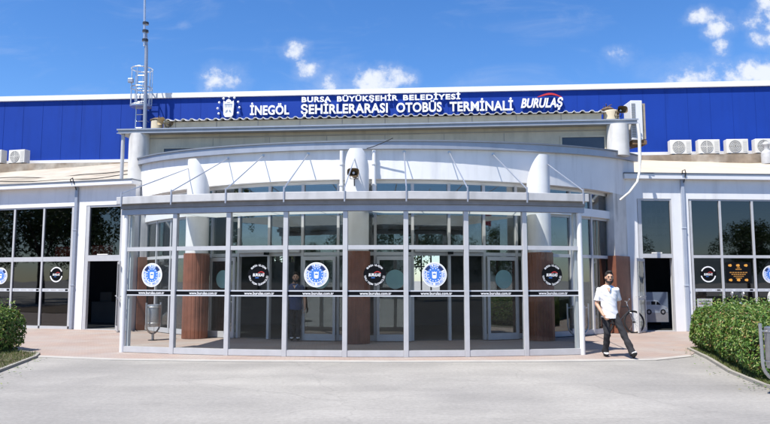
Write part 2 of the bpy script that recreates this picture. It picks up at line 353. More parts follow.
def thing0(name, label, cat, group=None):      # a thing modelled round its own origin, placed afterwards
    return thing(name, label, cat, (0,0,0), group)
def dup(root, loc, rotz, label):
    r = root.copy(); COL.objects.link(r); r.location = loc; r.rotation_euler = (0,0,rotz); r['label'] = label
    for ch in list(root.children):
        c = ch.copy(); COL.objects.link(c); c.parent = r
        for g in list(ch.children):
            d = g.copy(); COL.objects.link(d); d.parent = c
    return r
def frame(ox, oy, deg):
    """facade frame: u runs to the right, n points outward (towards the viewer's side)"""
    a = R_(deg); ux, uy = math.cos(a), math.sin(a); nx, ny = math.sin(a), -math.cos(a)
    return lambda u, n, z: (ox+ux*u+nx*n, oy+uy*u+ny*n, z)

def text_mb(mb, F, s, u, z, width, height, n0, depth, offset=0.0, shear=0.0, mi=0, track=1.0, caph=None):
    """lettering as solid relief, centred on (u,z); width/height are the inked size"""
    c = bpy.data.curves.new('t', 'FONT'); c.body = s; c.size = 1; c.extrude = .5; c.offset = offset; c.shear = shear; c.space_character = track; c.resolution_u = 4
    o = bpy.data.objects.new('t', c); COL.objects.link(o)
    dg = bpy.context.evaluated_depsgraph_get(); me = bpy.data.meshes.new_from_object(o.evaluated_get(dg))
    xs = [v.co.x for v in me.vertices]; ys = [v.co.y for v in me.vertices]
    if xs:
        x0, x1, y0, y1 = min(xs), max(xs), min(ys), max(ys)
        if caph: y0, y1 = 0.0, caph
        sx = width/(x1-x0); sy = height/(y1-y0); b = len(mb.v)
        for v in me.vertices:
            mb.v.append(tuple(F(u+(v.co.x-(x0+x1)/2)*sx, n0+depth*(v.co.z+.5), z+(v.co.y-(y0+y1)/2)*sy)))
        for p in me.polygons: mb.f.append(tuple(b+i for i in p.vertices)); mb.mi.append(mi)
    bpy.data.objects.remove(o); bpy.data.curves.remove(c); bpy.data.meshes.remove(me)

# ------------------------------------------------------------------ plan of the place (metres, viewer at 0,0)
DC = (.07, 27.26); DR = 9.6                      # entrance drum: centre and radius
def dp(a, r, z): return (DC[0]+r*math.sin(R_(a)), DC[1]-r*math.cos(R_(a)), z)
FB = frame(0, 28.6, -4.29)                       # blue hall wall
FL = frame(-9.91, 22.23, -16.0)                  # left wing
FR = frame(9.27, 21.41, 4.0)                     # right wing
FS = frame(0, 21.3, -5.0)                        # flat roof slab
FP = frame(0, 21.62, -5.0)                        # upper storey wall
VC = (.095, 32.30); VR = 17.99                   # vestibule arc
VA = [-2.96+(i-4)*4.057 for i in range(9)]
def vp(i, n=0.0, z=0.0):
    a = R_(VA[i]); return ((VC[0]+(VR+n)*math.sin(a)), VC[1]-(VR+n)*math.cos(a), z)
def vframe(i):                                   # bay i between post i and i+1
    p, q = vp(i), vp(i+1); a = math.degrees(math.atan2(q[1]-p[1], q[0]-p[0])); return frame(p[0], p[1], a), math.hypot(q[0]-p[0], q[1]-p[1])

def arc_box(mb, a0, a1, r0, r1, z0, z1, step=2.0, mi=0):
    n = max(1, int(math.ceil((a1-a0)/step)))
    zf0 = z0 if callable(z0) else (lambda a: z0); zf1 = z1 if callable(z1) else (lambda a: z1)
    b = len(mb.v)
    for i in range(n+1):
        a = a0+(a1-a0)*i/n
        mb.v += [dp(a, r1, zf0(a)), dp(a, r1, zf1(a)), dp(a, r0, zf1(a)), dp(a, r0, zf0(a))]
    for i in range(n):
        for k in range(4):
            k2 = (k+1) % 4; mb.f.append((b+4*i+k, b+4*i+k2, b+4*i+4+k2, b+4*i+4+k)); mb.mi.append(mi)
    mb.f.append((b, b+1, b+2, b+3)); mb.mi.append(mi); e = b+4*n; mb.f.append((e+3, e+2, e+1, e)); mb.mi.append(mi)

# ================================================================== SETTING
g = MB(); g.quad((-900,-900,0),(900,-900,0),(900,900,0),(-900,900,0))
tag(obj('ground', g, M_GROUND), kind='structure')
pv = MB()
front = [(-30,15.2),(-9.5,14.95),(-7.3,14.5),(-5.5,13.95),(-3.0,13.7),(0,13.56),(3,13.66),(5.4,13.9),(6.45,14.6),(7.3,15.95),(9.5,17.0),(30,17.4)]
pv.slab(front + [(30,36),(-30,36)], -.05, .012)
tag(obj('pavement', pv, M_PAVER), kind='structure')
ed = MB()
fr2 = front[2:9]
for i in range(len(fr2)-1):
    (x0,y0),(x1,y1) = fr2[i], fr2[i+1]; ed.slab([(x0,y0-.14),(x1,y1-.14),(x1,y1+.10),(x0,y0+.10)], -.05, .017)
tag(obj('pavement_edge', ed, M_STRIP), kind='structure')
# planting beds
bl = MB(); bedL = [(-30,15.1),(-30,8),(-6.05,10.2),(-6.68,11.8),(-7.2,14.2),(-7.45,14.85),(-9,15.9),(-30,16.6)]
bl.slab(bedL, -.05, .035); tag(obj('planting_bed_soil', bl, M_SOIL), kind='structure')
br = MB(); bedR = [(7.0,15.9),(6.55,14.0),(5.98,12.0),(5.70,10.4),(5.78,9.75),(7,9.2),(30,9.0),(30,18.0),(8.4,17.6)]
br.slab(bedR, -.05, .035); tag(obj('planting_bed_ground', br, M_SOIL), kind='structure')
kb = MB()
for pl in (bedL[2:7], bedR[0:6], ):
    for i in range(len(pl)-1):
        a, b = Vector(pl[i]), Vector(pl[i+1]); d = (b-a).normalized(); nn = Vector((d.y, -d.x))*.035
        kb.slab([tuple(a-nn), tuple(b-nn), tuple(b+nn), tuple(a+nn)], -.05, .05)
tag(obj('bed_kerb', kb, mat('weathered_kerb', (.27, .255, .225), .9, .2, 3, bump=.2)), kind='structure')

# ================================================================== BLUE HALL
bh = thing('bus_hall', 'long cobalt blue metal clad hall rising behind the whole terminal front', 'building', (0, 28.6, 0))
w = MB(); w.fbox(FB, -40, 40, -12, 0, 4.6, 9.56); w.fbox(FB, -40, -8, -12, 0, 0, 4.6); w.fbox(FB, 6, 40, -12, 0, 0, 4.6); obj('wall', w, M_BLUE, bh)
w = MB()
for k in range(-44, 45): w.fbox(FB, k*.9-.004, k*.9+.004, 0.0005, .008, 6.86, 9.56)
obj('panel_seam', w, M_BLUE2, bh)
w = MB(); w.fbox(FB, -40.1, 40.1, -12.1, .10, 9.563, 9.78); obj('roof_coping', w, M_COPW, bh)
w = MB(); w.fbox(FB, -40, 40, .0, .09, 6.73, 6.855); obj('base_flashing', w, M_COPW, bh)

# lettering on the hall
sg = thing('terminal_name_sign', 'large white relief letters naming the Inegol intercity bus terminal on the blue wall', 'sign', FB(-.2, 0, 8.7))
for w_, u_, wd_ in (('İNEGÖL', -5.00, 1.72), ('ŞEHİRLERARASI', -1.75, 3.76), ('OTOBÜS', 1.46, 1.93), ('TERMİNALİ', 4.09, 2.66)):
    t = MB(); text_mb(t, FB, w_, u_, 8.93, wd_, .41, .08, .06, offset=.028, track=1.04, caph=.73); obj('lower_line_word', t, M_PUREWHITE, sg)
for w_, u_, wd_ in (('BURSA', -2.96, 1.28), ('BÜYÜKŞEHİR', -.75, 2.62), ('BELEDİYESİ', 2.00, 2.43)):
    t = MB(); text_mb(t, FB, w_, u_, 9.36, wd_, .225, .08, .05, offset=.034, track=1.12, caph=.73); obj('upper_line_word', t, M_PUREWHITE, sg)
lg = thing('company_logo_sign', 'slanted white BURULAŞ lettering under a red swoosh, right end of the blue wall sign', 'sign', FB(6.7, 0, 8.8))
t = MB(); text_mb(t, FB, 'BURULAŞ', 6.62, 9.02, 1.75, .40, .08, .06, offset=.03, shear=.28, caph=.73); obj('lettering', t, M_PUREWHITE, lg)
t = MB(); N_ = 16
pts = []
for k in range(N_+1):
    s_ = k/N_; pts.append((6.45+1.0*s_, 9.27+.16*math.sin(math.pi*min(1, s_*1.02)**1.1)-.02*s_, .010+.055*math.sin(math.pi*s_)))
for k in range(N_):
    (u0,z0,h0),(u1,z1,h1) = pts[k], pts[k+1]; t.prism(FB, [(u0,z0-h0),(u1,z1-h1),(u1,z1+.012),(u0,z0+.012)], .06, .12)
obj('swoosh', t, M_RED, lg)
em = thing('emblem_sign', 'white city crest ringed by white balls at the left end of the blue wall sign', 'sign', FB(-6.75, 0, 8.7))
k_ = 29.1/680/14.1*1.0
cu, cz = -6.82, 9.08
t = MB(); hw, hh = .235, .43
t.prism(FB, [(cu-hw*.9, cz-hh*.75), (cu-hw*.6, cz-hh), (cu+hw*.6, cz-hh), (cu+hw*.9, cz-hh*.75), (cu+hw, cz+.1), (cu+hw*.95, cz+hh*.7), (cu+hw*.6, cz+hh*.55), (cu+hw*.35, cz+hh*.75), (cu, cz+hh*.86), (cu-hw*.35, cz+hh*.75), (cu-hw*.6, cz+hh*.55), (cu-hw*.95, cz+hh*.7), (cu-hw, cz+.1)], .06, .13)
obj('shield', t, M_PUREWHITE, em)
t = MB()
for k in range(5): t.fbox(FB, cu-.16+k*.07, cu-.13+k*.07, .131, .137, cz+.0, cz+.11)
t.fbox(FB, cu-.18, cu+.18, .131, .137, cz+.115, cz+.15); t.fbox(FB, cu-.07, cu+.07, .131, .137, cz+.2, cz+.22)
t.prism(FB, [(cu-.14,cz-.25),(cu-.03,cz-.2),(cu-.03,cz-.1),(cu-.11,cz-.15)], .131, .137); t.prism(FB, [(cu+.14,cz-.25),(cu+.11,cz-.15),(cu+.03,cz-.1),(cu+.03,cz-.2)], .131, .137)
obj('crest_drawing', t, M_GREYFRAME, em)
for (x, y) in [(88,258),(110,172),(172,112),(255,88),(333,105),(390,168),(410,250),(392,330),(105,335)]:
    t = MB(); c = FB(cu+(x-250)*.0030, .10, cz+(245-y)*.0030)
    t.lathe([(.0,-.055),(.04,-.04),(.055,0),(.04,.04),(0,.055)], c, 10, axis='y'); obj('ball', t, M_PUREWHITE, em, smooth=True)

# ================================================================== UPPER STOREY + FLAT ROOF
us = thing('upper_storey', 'beige panelled upper storey with grey flat roof edge above the curved entrance', 'building', FP(0, 0, 4.9))
w = MB(); w.fbox(FP, -8.3, 7.2, -4.2, 0, 4.9, 6.41); obj('wall', w, M_BEIGE, us)
w = MB(); w.fbox(FP, -7.42, 6.85, -4.2, -.02, 6.549, 6.84); obj('upper_wall', w, M_BEIGE, us)
w = MB()
for k in range(-5, 5): w.fbox(FP, k*1.4-.012, k*1.4+.012, -.018, -.012, 6.56, 6.84)
for k in range(-3, 3): w.fbox(FP, k*1.9-.01, k*1.9+.01, .001, .006, 4.95, 6.26)
w.fbox(FP, -8.2, 7.2, .001, .02, 6.27, 6.30)
obj('panel_joint', w, M_OLDROOF, us)
w = MB(); w.fbox(FS, -8.85, 7.82, -.12, 0, 6.413, 6.547); w.fbox(FS, -8.85, 7.58, -6.2, -.1203, 6.413, 6.547); obj('flat_roof', w, M_SLAB, us, bevel=.01)
w = MB(); w.fbox(FS, -8.88, 7.85, .001, .03, 6.515, 6.56); w.fbox(FS, -8.88, 7.85, .001, .02, 6.405, 6.43); obj('roof_edge_trim', w, M_COPING, us)
# corrugated sheet roof: its wavy front edge shows
w = MB(); n = 250; u0, u1 = -7.55, 6.98; b = 0
for i in range(n+1):
    u = u0+(u1-u0)*i/n; ph = (u/.27) % 1.0; h = .055 if ph < .38 else .0
    for (nn, dz) in ((.10, 0), (-4.0, .42)):
        w.v += [FP(u, nn, 6.865+h+dz), FP(u, nn, 6.845+h+dz)]
for i in range(n):
    a = 4*i; c = 4*(i+1)
    for q in ((a, c, c+2, a+2), (a+1, a+3, c+3, c+1), (a, a+1, c+1, c), (a+2, c+2, c+3, a+3)): w.f.append(q); w.mi.append(0)
obj('corrugated_roof', w, mat('pale_corrugated_sheet', (.62, .61, .58), .5, .1, 3, streak=.1), us, recalc=True)
M_UPANE = mat('blue_grey_pane', (.05, .065, .09), .3, .1, 1, spec=.5)
for u0_, u1_, zt_ in ((5.55, 6.95, 6.07), (-7.4, -3.9, 5.93)):
    f = MB(); f.fbox(FP, u0_, u1_, .005, .05, zt_, zt_+.05); f.fbox(FP, u0_, u1_, .005, .05, 5.35, 5.4); f.fbox(FP, u0_, u0_+.05, .005, .05, 5.4, zt_); f.fbox(FP, u1_-.05, u1_, .005, .05, 5.4, zt_)
    win = obj('window', f, M_BEIGE, us)
    p = MB(); p.fbox(FP, u0_+.05, u1_-.05,   .012, .022, 5.4, zt_); obj('pane', p, M_UPANE, win)
w = MB(); w.tube([FS(-8.72, -.12, 4.4), FS(-8.72, -.12, 6.412)], .06, 10); obj('post', w, M_FRAME, us, smooth=True)
for u_, r_, h_, lbl in ((-7.72, .19, .34, None), (7.15, .24, .36, None)):
    w = MB(); w.lathe([(r_, 0), (r_, h_), (r_*.9, h_+.02)], FS(u_, -.45, 6.547), 16); obj('vent_stub', w, M_BEIGE, us, smooth=True)

# ================================================================== ENTRANCE DRUM
dr = thing('entrance_pavilion', 'white curved drum shaped entrance building with deep fascia and glazed ground floor', 'building', (DC[0], DC[1]-DR, 0))
ztop = lambda a: 5.21+.000118*(a+4)**2
w = MB(); arc_box(w, -72, 58, DR-.25, DR, 4.24, lambda a: ztop(a)-.02); obj('fascia', w, M_WHITE, dr, smooth=True)
w = MB(); arc_box(w, -73, 58.5, DR-.4, DR+.115, lambda a: ztop(a)-.19, lambda a: ztop(a)-.0); obj('coping', w, M_COPING, dr, smooth=True)
w = MB(); arc_box(w, -73.2, 58.7, DR-.42, DR+.15, lambda a: ztop(a)+.0005, lambda a: ztop(a)+.04); obj('coping_cap', w, M_FLASH, dr, smooth=True)
w = MB(); arc_box(w, -72, 57, DR-.5, DR-.254, 4.15, 4.235); arc_box(w, -72, 57, DR-.33, DR-.12, 3.45, 3.68); obj('spandrel_band', w, M_COPW, dr, smooth=True)
# roof & interior of the hall behind the glass
w = MB(); roofp = [dp(a, DR-.26, 0)[:2] for a in range(-66, 57, 6)] + [(8.5, 27.6), (-9, 29)]
w.slab(roofp, 4.6, 4.9); obj('roof', w, M_DARK2, dr)
w = MB(); w.slab([dp(a, DR-.45, 0)[:2] for a in range(-66, 57, 6)] + [(8.2, 26.4), (-8.6, 27.2)], .01, .03); obj('hall_floor', w, M_TILE, dr)
w = MB(); w.slab([dp(a, DR-.6, 0)[:2] for a in range(-66, 57, 6)] + [(8.2, 26.4), (-8.6, 27.2)], 4.3, 4.36); obj('hall_ceiling', w, M_CEIL, dr)
w = MB(); FH = frame(0, 26.9, -2.5); 
for (u0_, u1_, z0_, z1_) in ((-9,9,2.75,4.3),(-9,9,.03,1.15),(-9,-4.42,1.15,2.75),(-4.34,-4.2,1.15,2.75),(-4.0,-3.75,1.15,2.75),(-3.6,1.05,1.15,2.75),(1.4,1.46,1.15,2.75),(1.78,1.84,1.15,2.75),(2.15,9,1.15,2.75),(1.06,2.14,2.1,2.14)): w.fbox(FH, u0_, u1_, -.1, 0, z0_, z1_)
w.box(-8.75, -8.6, 22.9, 27, .03, 4.3); w.box(8.0, 8.15, 22, 26.6, .03, 4.3); obj('hall_wall', w, mat('hall_wall_paint', (.17, .17, .165), .8, .12, 1), dr)
for u0_, u1_, z0_, z1_, mt_ in ((4, 6, 1.0, 2.2, M_DARK2), (-5, -3.6, 1.2, 2.3, M_PAPER), (2.3, 2.7, 1.4, 2.2, M_DARK2)):
    w = MB(); w.fbox(FH, u0_, u1_, .01, .05, z0_, z1_); obj('notice_panel', w, mt_, dr)
w = MB(); w.fbox(FH, -7, 7, 2.0, 2.9, .03, 1.05); w.fbox(FH, -7.05, 7.05, 1.95, 2.95, 1.05, 1.1); obj('ticket_counter', w, M_DARK2, dr)
# window bays every 6 degrees
MULL = [-68+6*k for k in range(21)]
OPEN = {-26: 1, -20: 1, 4: 1, 10: 1}
RG = DR-.25
def mull(mb, a, z0, z1, hw=.035, d=.12):
    da = math.degrees(hw/RG); arc_box(mb, a-da, a+da, RG-d/2, RG+d/2, z0, z1, 1)
for a in MULL[:-1]:
    m = MB(); mull(m, a, .03, 3.45); mull(m, a, 3.68, 4.15, .04)
    ga = math.degrees(.035/RG); A0, A1 = a+ga, a+6-ga
    arc_box(m, A0, A1, RG-.045, RG+.045, 2.24, 2.33); arc_box(m, A0, A1, RG-.045, RG+.045, 3.38, 3.45)
    if a not in OPEN: arc_box(m, A0, A1, RG-.045, RG+.045, .03, .17)
    bay = obj('window', m, M_FRAME, dr)
    p = MB(); arc_box(p, A0, A1, RG-.006, RG+.006, 3.68, 4.15, 3); obj('pane', p, M_GL_E, bay)
    p = MB(); arc_box(p, A0, A1, RG-.006, RG+.006, 2.33, 3.38, 3); obj('pane', p, M_GL_E, bay)
    if a not in OPEN:
        p = MB(); arc_box(p, A0, A1, RG-.006, RG+.006, .17, 2.24, 3); obj('pane', p, M_GL_E, bay)
# parked sliding door leaves with frosted round stickers
for a in (-32, -14, -2, 16):
    q = dp(a+3, RG+.11, 0); Fd = frame(q[0], q[1], a+3)
    m = MB()
    for (u0, u1, z0, z1) in ((-.45,-.38,.03,2.22),(.38,.45,.03,2.22),(-.38,.38,.03,.2),(-.38,.38,2.12,2.22)): m.fbox(Fd, u0, u1, -.025, .025, z0, z1)
    leaf = obj('sliding_door', m, M_FRAME, dr)
    p = MB(); p.fbox(Fd, -.38, .38, -.006, .006, .2, 2.12); obj('pane', p, M_GL_E, leaf)
    s = MB(); s.disc(Fd, .03, 1.62, .25, .008, .011, 32); obj('round_sticker', s, M_TEAL, leaf)
    s = MB(); s.fbox(Fd, -.36, .36, .008, .011, 1.24, 1.33); obj('sticker_strip', s, M_PAPER, leaf)
m = MB()
for a0, a1 in ((-26, -14), (4, 16)): arc_box(m, a0+.3, a1-.3, RG-.1, RG+.16, 2.335, 2.45)
obj('door_header', m, M_FRAME, dr)
m = MB()
for ac in (-20, 10): q = dp(ac, RG+.17, 2.3); m.box(q[0]-.07, q[0]+.07, q[1]-.05, q[1]+.01, 2.27, 2.34)
obj('door_sensor', m, M_BLACK, dr)
# columns: three with slanted tops against the fascia, two tall at the ends
M_STAIN = mat('stained_white_paint', (.66, .64, .60), .65, .08, 3, streak=.38)
def column(a, tall):
    q = dp(a, DR+(.02 if tall else .30), 0); m = MB(); r = .31 if not tall else .335
    nx, ny = math.sin(R_(a)), -math.cos(R_(a)); tx, ty = -ny, nx
    if tall:
        # round corner shaft above the coping, flat pier following the drum below it
        m.lathe([(r, .012 if a < 0 else 5.42), (r, 6.412)], q, 36); arc_box(m, a-2.6, a+3.4, DR-.2, DR+.004, .012, 4.238)
    else:
        # round shaft standing just proud of the fascia, its head cut by a steep plane that leans back to the wall
        n2 = 36
        for ring in range(2):
            for k in range(n2):
                t_ = 2*math.pi*k/n2; pr, la = r*math.cos(t_), r*math.sin(t_)
                m.v.append((q[0]+pr*nx+la*tx, q[1]+pr*ny+la*ty, .012 if ring == 0 else min(4.95, 4.44+1.9*pr)))
        for k in range(n2): k2 = (k+1) % n2; m.f.append((k, k2, n2+k2, n2+k)); m.mi.append(0)
        [m.f.append((n2+k, n2+k+1, n2+(n2-k-1) % n2, n2+(n2-k) % n2) if 0 < k < n2//2-1 else ((n2, n2+1, n2+n2-1) if k == 0 else (n2+k, n2+k+1, n2+k+2))) or m.mi.append(0) for k in range(n2//2)]; m.f.append(tuple(range(n2-1, -1, -1))); m.mi.append(0)
    c = obj('column', m, M_STAIN if tall else M_WHITE2, dr, smooth=True)
    if tall:
        m = MB(); arc_box(m, a-2.9, a+3.7, DR-.22, DR+.05, .02, 2.33, .8); obj('cladding', m, M_CLAD, c); return c
    m = MB(); n_ = 40; b = 0
    for z in (.02, 2.33):
        for k in range(n_*2):
            t_ = math.pi*k/n_; rr = (.35 if not tall else .375) - (0 if k % 4 else .009)
            m.v.append((q[0]+rr*math.cos(t_), q[1]+rr*math.sin(t_), z))
    for k in range(n_*2):
        k2 = (k+1) % (n_*2); m.f.append((k, k2, n_*2+k2, n_*2+k)); m.mi.append(0)
    m.f.append(tuple(range(n_*2, n_*4))); m.mi.append(0)
    obj('cladding', m, M_CLAD, c)
    return c
for a, tl in ((-32.3, 0), (-4.6, 0), (24.3, 0), (-58.9, 1), (48.3, 1)): column(a, tl)
for a in (-4.6-2.55, -4.6+2.5):
    m = MB(); q = dp(a, DR+.10, 0); m.tube([(q[0], q[1], 3.5), (q[0], q[1], 4.98)], .052, 10)
    for z in (4.05, 4.6): m.lathe([(.068, 0), (.068, .04)], (q[0], q[1], z), 10)
    obj('downpipe', m, M_WHITE2, dr, smooth=True)

# ================================================================== GLASS VESTIBULE
ve = thing('entrance_vestibule', 'glazed vestibule screen of eight bays under a flat canopy hung from thin rods', 'vestibule', (-.83, 14.33, 0))
for i in range(9):
    m = MB(); a = VA[i]; F = frame(*vp(i)[:2], a); wd = .05 if 0 < i < 8 else .06
    if 0 < i < 8: m.fbox(F, -wd, wd, -.055, .055, .012, 3.05)
    else:
        m.lathe([(.058, .012), (.058, 3.05)], vp(i, .02), 20); m.fbox(F, -.03+(.075 if i == 0 else -.075), .03+(.075 if i == 0 else -.075), -.12, -.03, .012, 3.05)
    obj('post', m, M_FRAME if 0 < i < 8 else M_WHITE2, ve, smooth=not 0 < i < 8, bevel=.006 if 0 < i < 8 else 0)
mid, bot, beam, gut = MB(), MB(), MB(), MB()
for i in range(8):
    F, L_ = vframe(i); e = .052
    mid.fbox(F, e, L_-e, -.04, .04, 2.24, 2.33); bot.fbox(F, e, L_-e, -.045, .045, .02, .145)
def arc_poly(mb, n0, n1, z0, z1, mi=0, ext=.1, z1b=None):
    pts = [(vp(i, n1), vp(i, n0)) for i in range(9)]
    # stretch the two ends a little past the corner posts
    def along(p, q, d):
        v = Vector(q[:2])-Vector(p[:2]); v.normalize(); return (q[0]+v.x*d, q[1]+v.y*d)
    o = [p[0][:2] for p in pts]; n_ = [p[1][:2] for p in pts]
    o[0] = along(o[1], o[0], ext); o[8] = along(o[7], o[8], ext); n_[0] = along(n_[1], n_[0], ext); n_[8] = along(n_[7], n_[8], ext)
    b = len(mb.v)
    for i in range(9): mb.v += [(*o[i], z0), (*o[i], z1), (*n_[i], z1 if z1b is None else z1b), (*n_[i], z0)]
    for i in range(8):
        for k in range(4):
            k2 = (k+1) % 4; mb.f.append((b+4*i+k, b+4*i+k2, b+4*i+4+k2, b+4*i+4+k)); mb.mi.append(mi)
    mb.f.append((b, b+1, b+2, b+3)); mb.mi.append(mi); e = b+32; mb.f.append((e+3, e+2, e+1, e)); mb.mi.append(mi)
arc_poly(beam, -.08, .075, 3.055, 3.18); arc_poly(gut, -.05, .22, 3.285, 3.45, ext=.14)
soff = MB(); arc_poly(soff, -.25, .12, 3.185, 3.28, ext=.1)
obj('mid_rail', mid, M_FRAME, ve); obj('bottom_rail', bot, M_FRAME, ve); obj('top_beam', beam, M_BEAM, ve); obj('gutter', gut, M_GUTTER, ve, bevel=.008); obj('gutter_support', soff, mat('grey_gutter_bearer', (.22, .22, .23), .6, .15, 4), ve)
# canopy roof from the gutter back to the drum
cr = MB(); inner = [vp(i, -.06)[:2] for i in range(9)]; back = [dp(a, DR-.02, 0)[:2] for a in (24, 18, 12, 6, 0, -6, -12, -18, -24, -30, -35)]
b_ = len(cr.v); pl = inner+back; cr.v += [(x, y, 3.34) for x, y in pl]; cr.f.append(tuple(range(b_, b_+len(pl)))); cr.mi.append(0); M_CAN = mat('dusty_canopy_sheet', (.40, .40, .38), .8, .12, 2)
_n = M_CAN.node_tree; _t = _n.nodes.new('ShaderNodeBsdfTranslucent'); _t.inputs[0].default_value = (.75, .78, .74, 1); _m = _n.nodes.new('ShaderNodeMixShader'); _m.inputs[0].default_value = .4
_n.links.new(_n.nodes['Principled BSDF'].outputs[0], _m.inputs[1]); _n.links.new(_t.outputs[0], _m.inputs[2]); _n.links.new(_m.outputs[0], _n.nodes['Material Output'].inputs[0])
obj('canopy_roof', cr, M_CAN, ve)
# tie rods
rod_up = {0: dp(-33.2, DR+.50, 4.72), 1: dp(-27.6, DR, 4.98), 2: dp(-20.6, DR, 4.97), 3: dp(-12.7, DR, 4.95), 4: dp(-4.8, DR+.50, 4.72), 5: dp(2.6, DR, 4.96), 6: dp(9.8, DR, 4.97), 7: dp(17.2, DR, 4.97), 8: dp(25.2, DR+.50, 4.72)}
for i in range(9):
    p0 = vp(i, .235, 3.52); m = MB(); m.tube([p0, rod_up[i]], .014, 8)
    u_ = Vector(rod_up[i]); m.lathe([(.04, -.01), (.04, .02)], tuple(u_), 10, axis='y')
    rd = obj('tie_rod', m, M_ALU, ve, smooth=True)
    m = MB(); F = frame(*vp(i)[:2], VA[i]); m.fbox(F, -.014, .014, .222, .242, 3.23, 3.56); m.fbox(F, -.014, .014, .0, .222, 3.452, 3.462)
    obj('bracket', m, M_BEAM, rd)

# round stickers, built on a pane
def ring_text(mb, F, s, u, z, r, a_mid, span, h, n0, mi=0, inside=False):
    n = len(s)
    for k, ch in enumerate(s):
        if ch == ' ': continue
        t_ = (k-(n-1)/2)/max(1, n-1)
        ang = R_(a_mid - t_*span) if not inside else R_(a_mid + t_*span)
        cu_, cz_ = u+r*math.cos(ang), z+r*math.sin(ang)
        rot = ang-math.pi/2 if not inside else ang+math.pi/2
        G = lambda uu, nn, zz, cu_=cu_, cz_=cz_, rot=rot: F(cu_+uu*math.cos(rot)-zz*math.sin(rot), nn, cz_+uu*math.sin(rot)+zz*math.cos(rot))
        wch = h*.8*(.35 if ch in 'Iİ.' else 1)
        text_mb(mb, G, ch, 0, 0, wch, h, n0, .001, offset=.01, mi=mi, caph=.73)
def sticker_company(F, u, z, r, parent, k=1):
    m = MB(); m.disc(F, u, z, r, .0075, .009, 40)
    s = obj('round_sticker', m, M_BLACK, parent)
    m = MB()
    if k:
        ring_text(m, F, 'BURSA ULAŞIM', u, z, r*.87, 90, 95, r*.17, .0095); ring_text(m, F, 'TOPLU TAŞIM İŞLETMECİLİĞİ', u, z, r*.86, 270, 165, r*.16, .0095, inside=True)
    else:
        m.disc(F, u, z, r*.97, .0095, .0105, 48, r0=r*.82, a0=25, a1=155); m.disc(F, u, z, r*.97, .0095, .0105, 48, r0=r*.82, a0=192, a1=348)
    text_mb(m, F, 'BURULAŞ', u, z, r*1.08, r*.26, .0095, .001, offset=.03, shear=.2, caph=.73)
    obj('sticker_print', m, M_PUREWHITE, s) if False else None
    t = MB(); N2 = 8
    for q in range(N2):
        s0, s1 = q/N2, (q+1)/N2
        f0 = lambda s_: (u-.05*r+.6*r*s_, z+.16*r+.13*r*math.sin(math.pi*s_))
        (a_, b_), (c_, d_) = f0(s0), f0(s1); t.prism(F, [(a_, b_-.05*r), (c_, d_-.05*r), (c_, d_+.02*r), (a_, b_+.02*r)], .0095, .0105)
    t.fbox(F, u-.3*r, u+.02*r, .0095, .0105, z-.3*r, z-.24*r, mi=1)
    b = len(m.v); m.v += t.v; m.f += [tuple(b+i for i in f) for f in t.f]; m.mi += [1+q for q in t.mi]
    return s, m
def finish_company(F, u, z, r, parent, k=1):
    s, m = sticker_company(F, u, z, r, parent, k)
    # print belongs to the sticker itself: same object, own materials
    me = s.data; base = MB(); o = ORG[s.name]
    base.v = [tuple(Vector(v.co)+o) for v in me.vertices]; base.f = [tuple(p.vertices) for p in me.polygons]; base.mi = [0]*len(base.f)
    b = len(base.v); base.v += m.v; base.f += [tuple(b+i for i in f) for f in m.f]; base.mi += [1+q for q in m.mi]
    bpy.data.objects.remove(s)
    return obj('round_sticker', base, [M_BLACK, M_PUREWHITE, M_RED, M_EMBLUE], parent, recalc=False)
def finish_emblem(F, u, z, r, parent):
    m = MB(); m.disc(F, u, z, r, .0075, .009, 44, mi=0)
    m.disc(F, u, z, r*.93, .0092, .010, 44, r0=r*.86, mi=4)
    for a0, a1 in ((28, 62), (118, 152)): m.disc(F, u, z, r*.86, .0102, .0106, 44, r0=r*.60, a0=a0, a1=a1, mi=2)
    m.disc(F, u, z, r*.60, .0092, .0104, 36, mi=1)
    ring_text(m, F, 'BURSA', u, z, r*.73, 90, 46, r*.2, .0104, mi=1)
    ring_text(m, F, 'BÜYÜKŞEHİR BELEDİYESİ', u, z, r*.74, 270, 215, r*.17, .0104, mi=1, inside=True)
    for k in range(14):
        t_ = 2*math.pi*k/14; m.disc(F, u+r*.5*math.cos(t_), z+r*.5*math.sin(t_), r*.045, .0104, .0112, 8, mi=3)
    m.prism(F, [(u-r*.17, z-r*.24), (u-r*.1, z-r*.3), (u+r*.1, z-r*.3), (u+r*.17, z-r*.24), (u+r*.19, z+r*.26), (u+r*.08, z+r*.2), (u, z+r*.27), (u-r*.08, z+r*.2), (u-r*.19, z+r*.26)], .0104, .0114, mi=3)
    m.fbox(F, u-r*.12, u+r*.12, .0116, .0122, z-r*.02, z+r*.1, mi=1)
    return obj('round_sticker', m, [M_PUREWHITE, M_EMBLUE, M_NAVY, M_PUREWHITE, M_SILVER], parent, recalc=False)
def address_strip(F, u0, u1, z0, z1, parent, uc, clear=False):
    m = MB(); h = z1-z0
    m.fbox(F, u0, u1, .0075, .009, z0+.2*h, z1-.2*h, mi=0)
    m.fbox(F, u0, u1, .0075, .010, z1-.2*h, z1, mi=1); m.fbox(F, u0, u1, .0075, .010, z0, z0+.2*h, mi=1)
    text_mb(m, F, 'www.burulas.com.tr', uc, (z0+z1)/2-.004, .66, h*.34, .0105, .001, offset=.018, mi=2, caph=.56)
    return obj('web_address_strip', m, [M_BLACK, M_SILVER, M_PUREWHITE], parent, recalc=False)

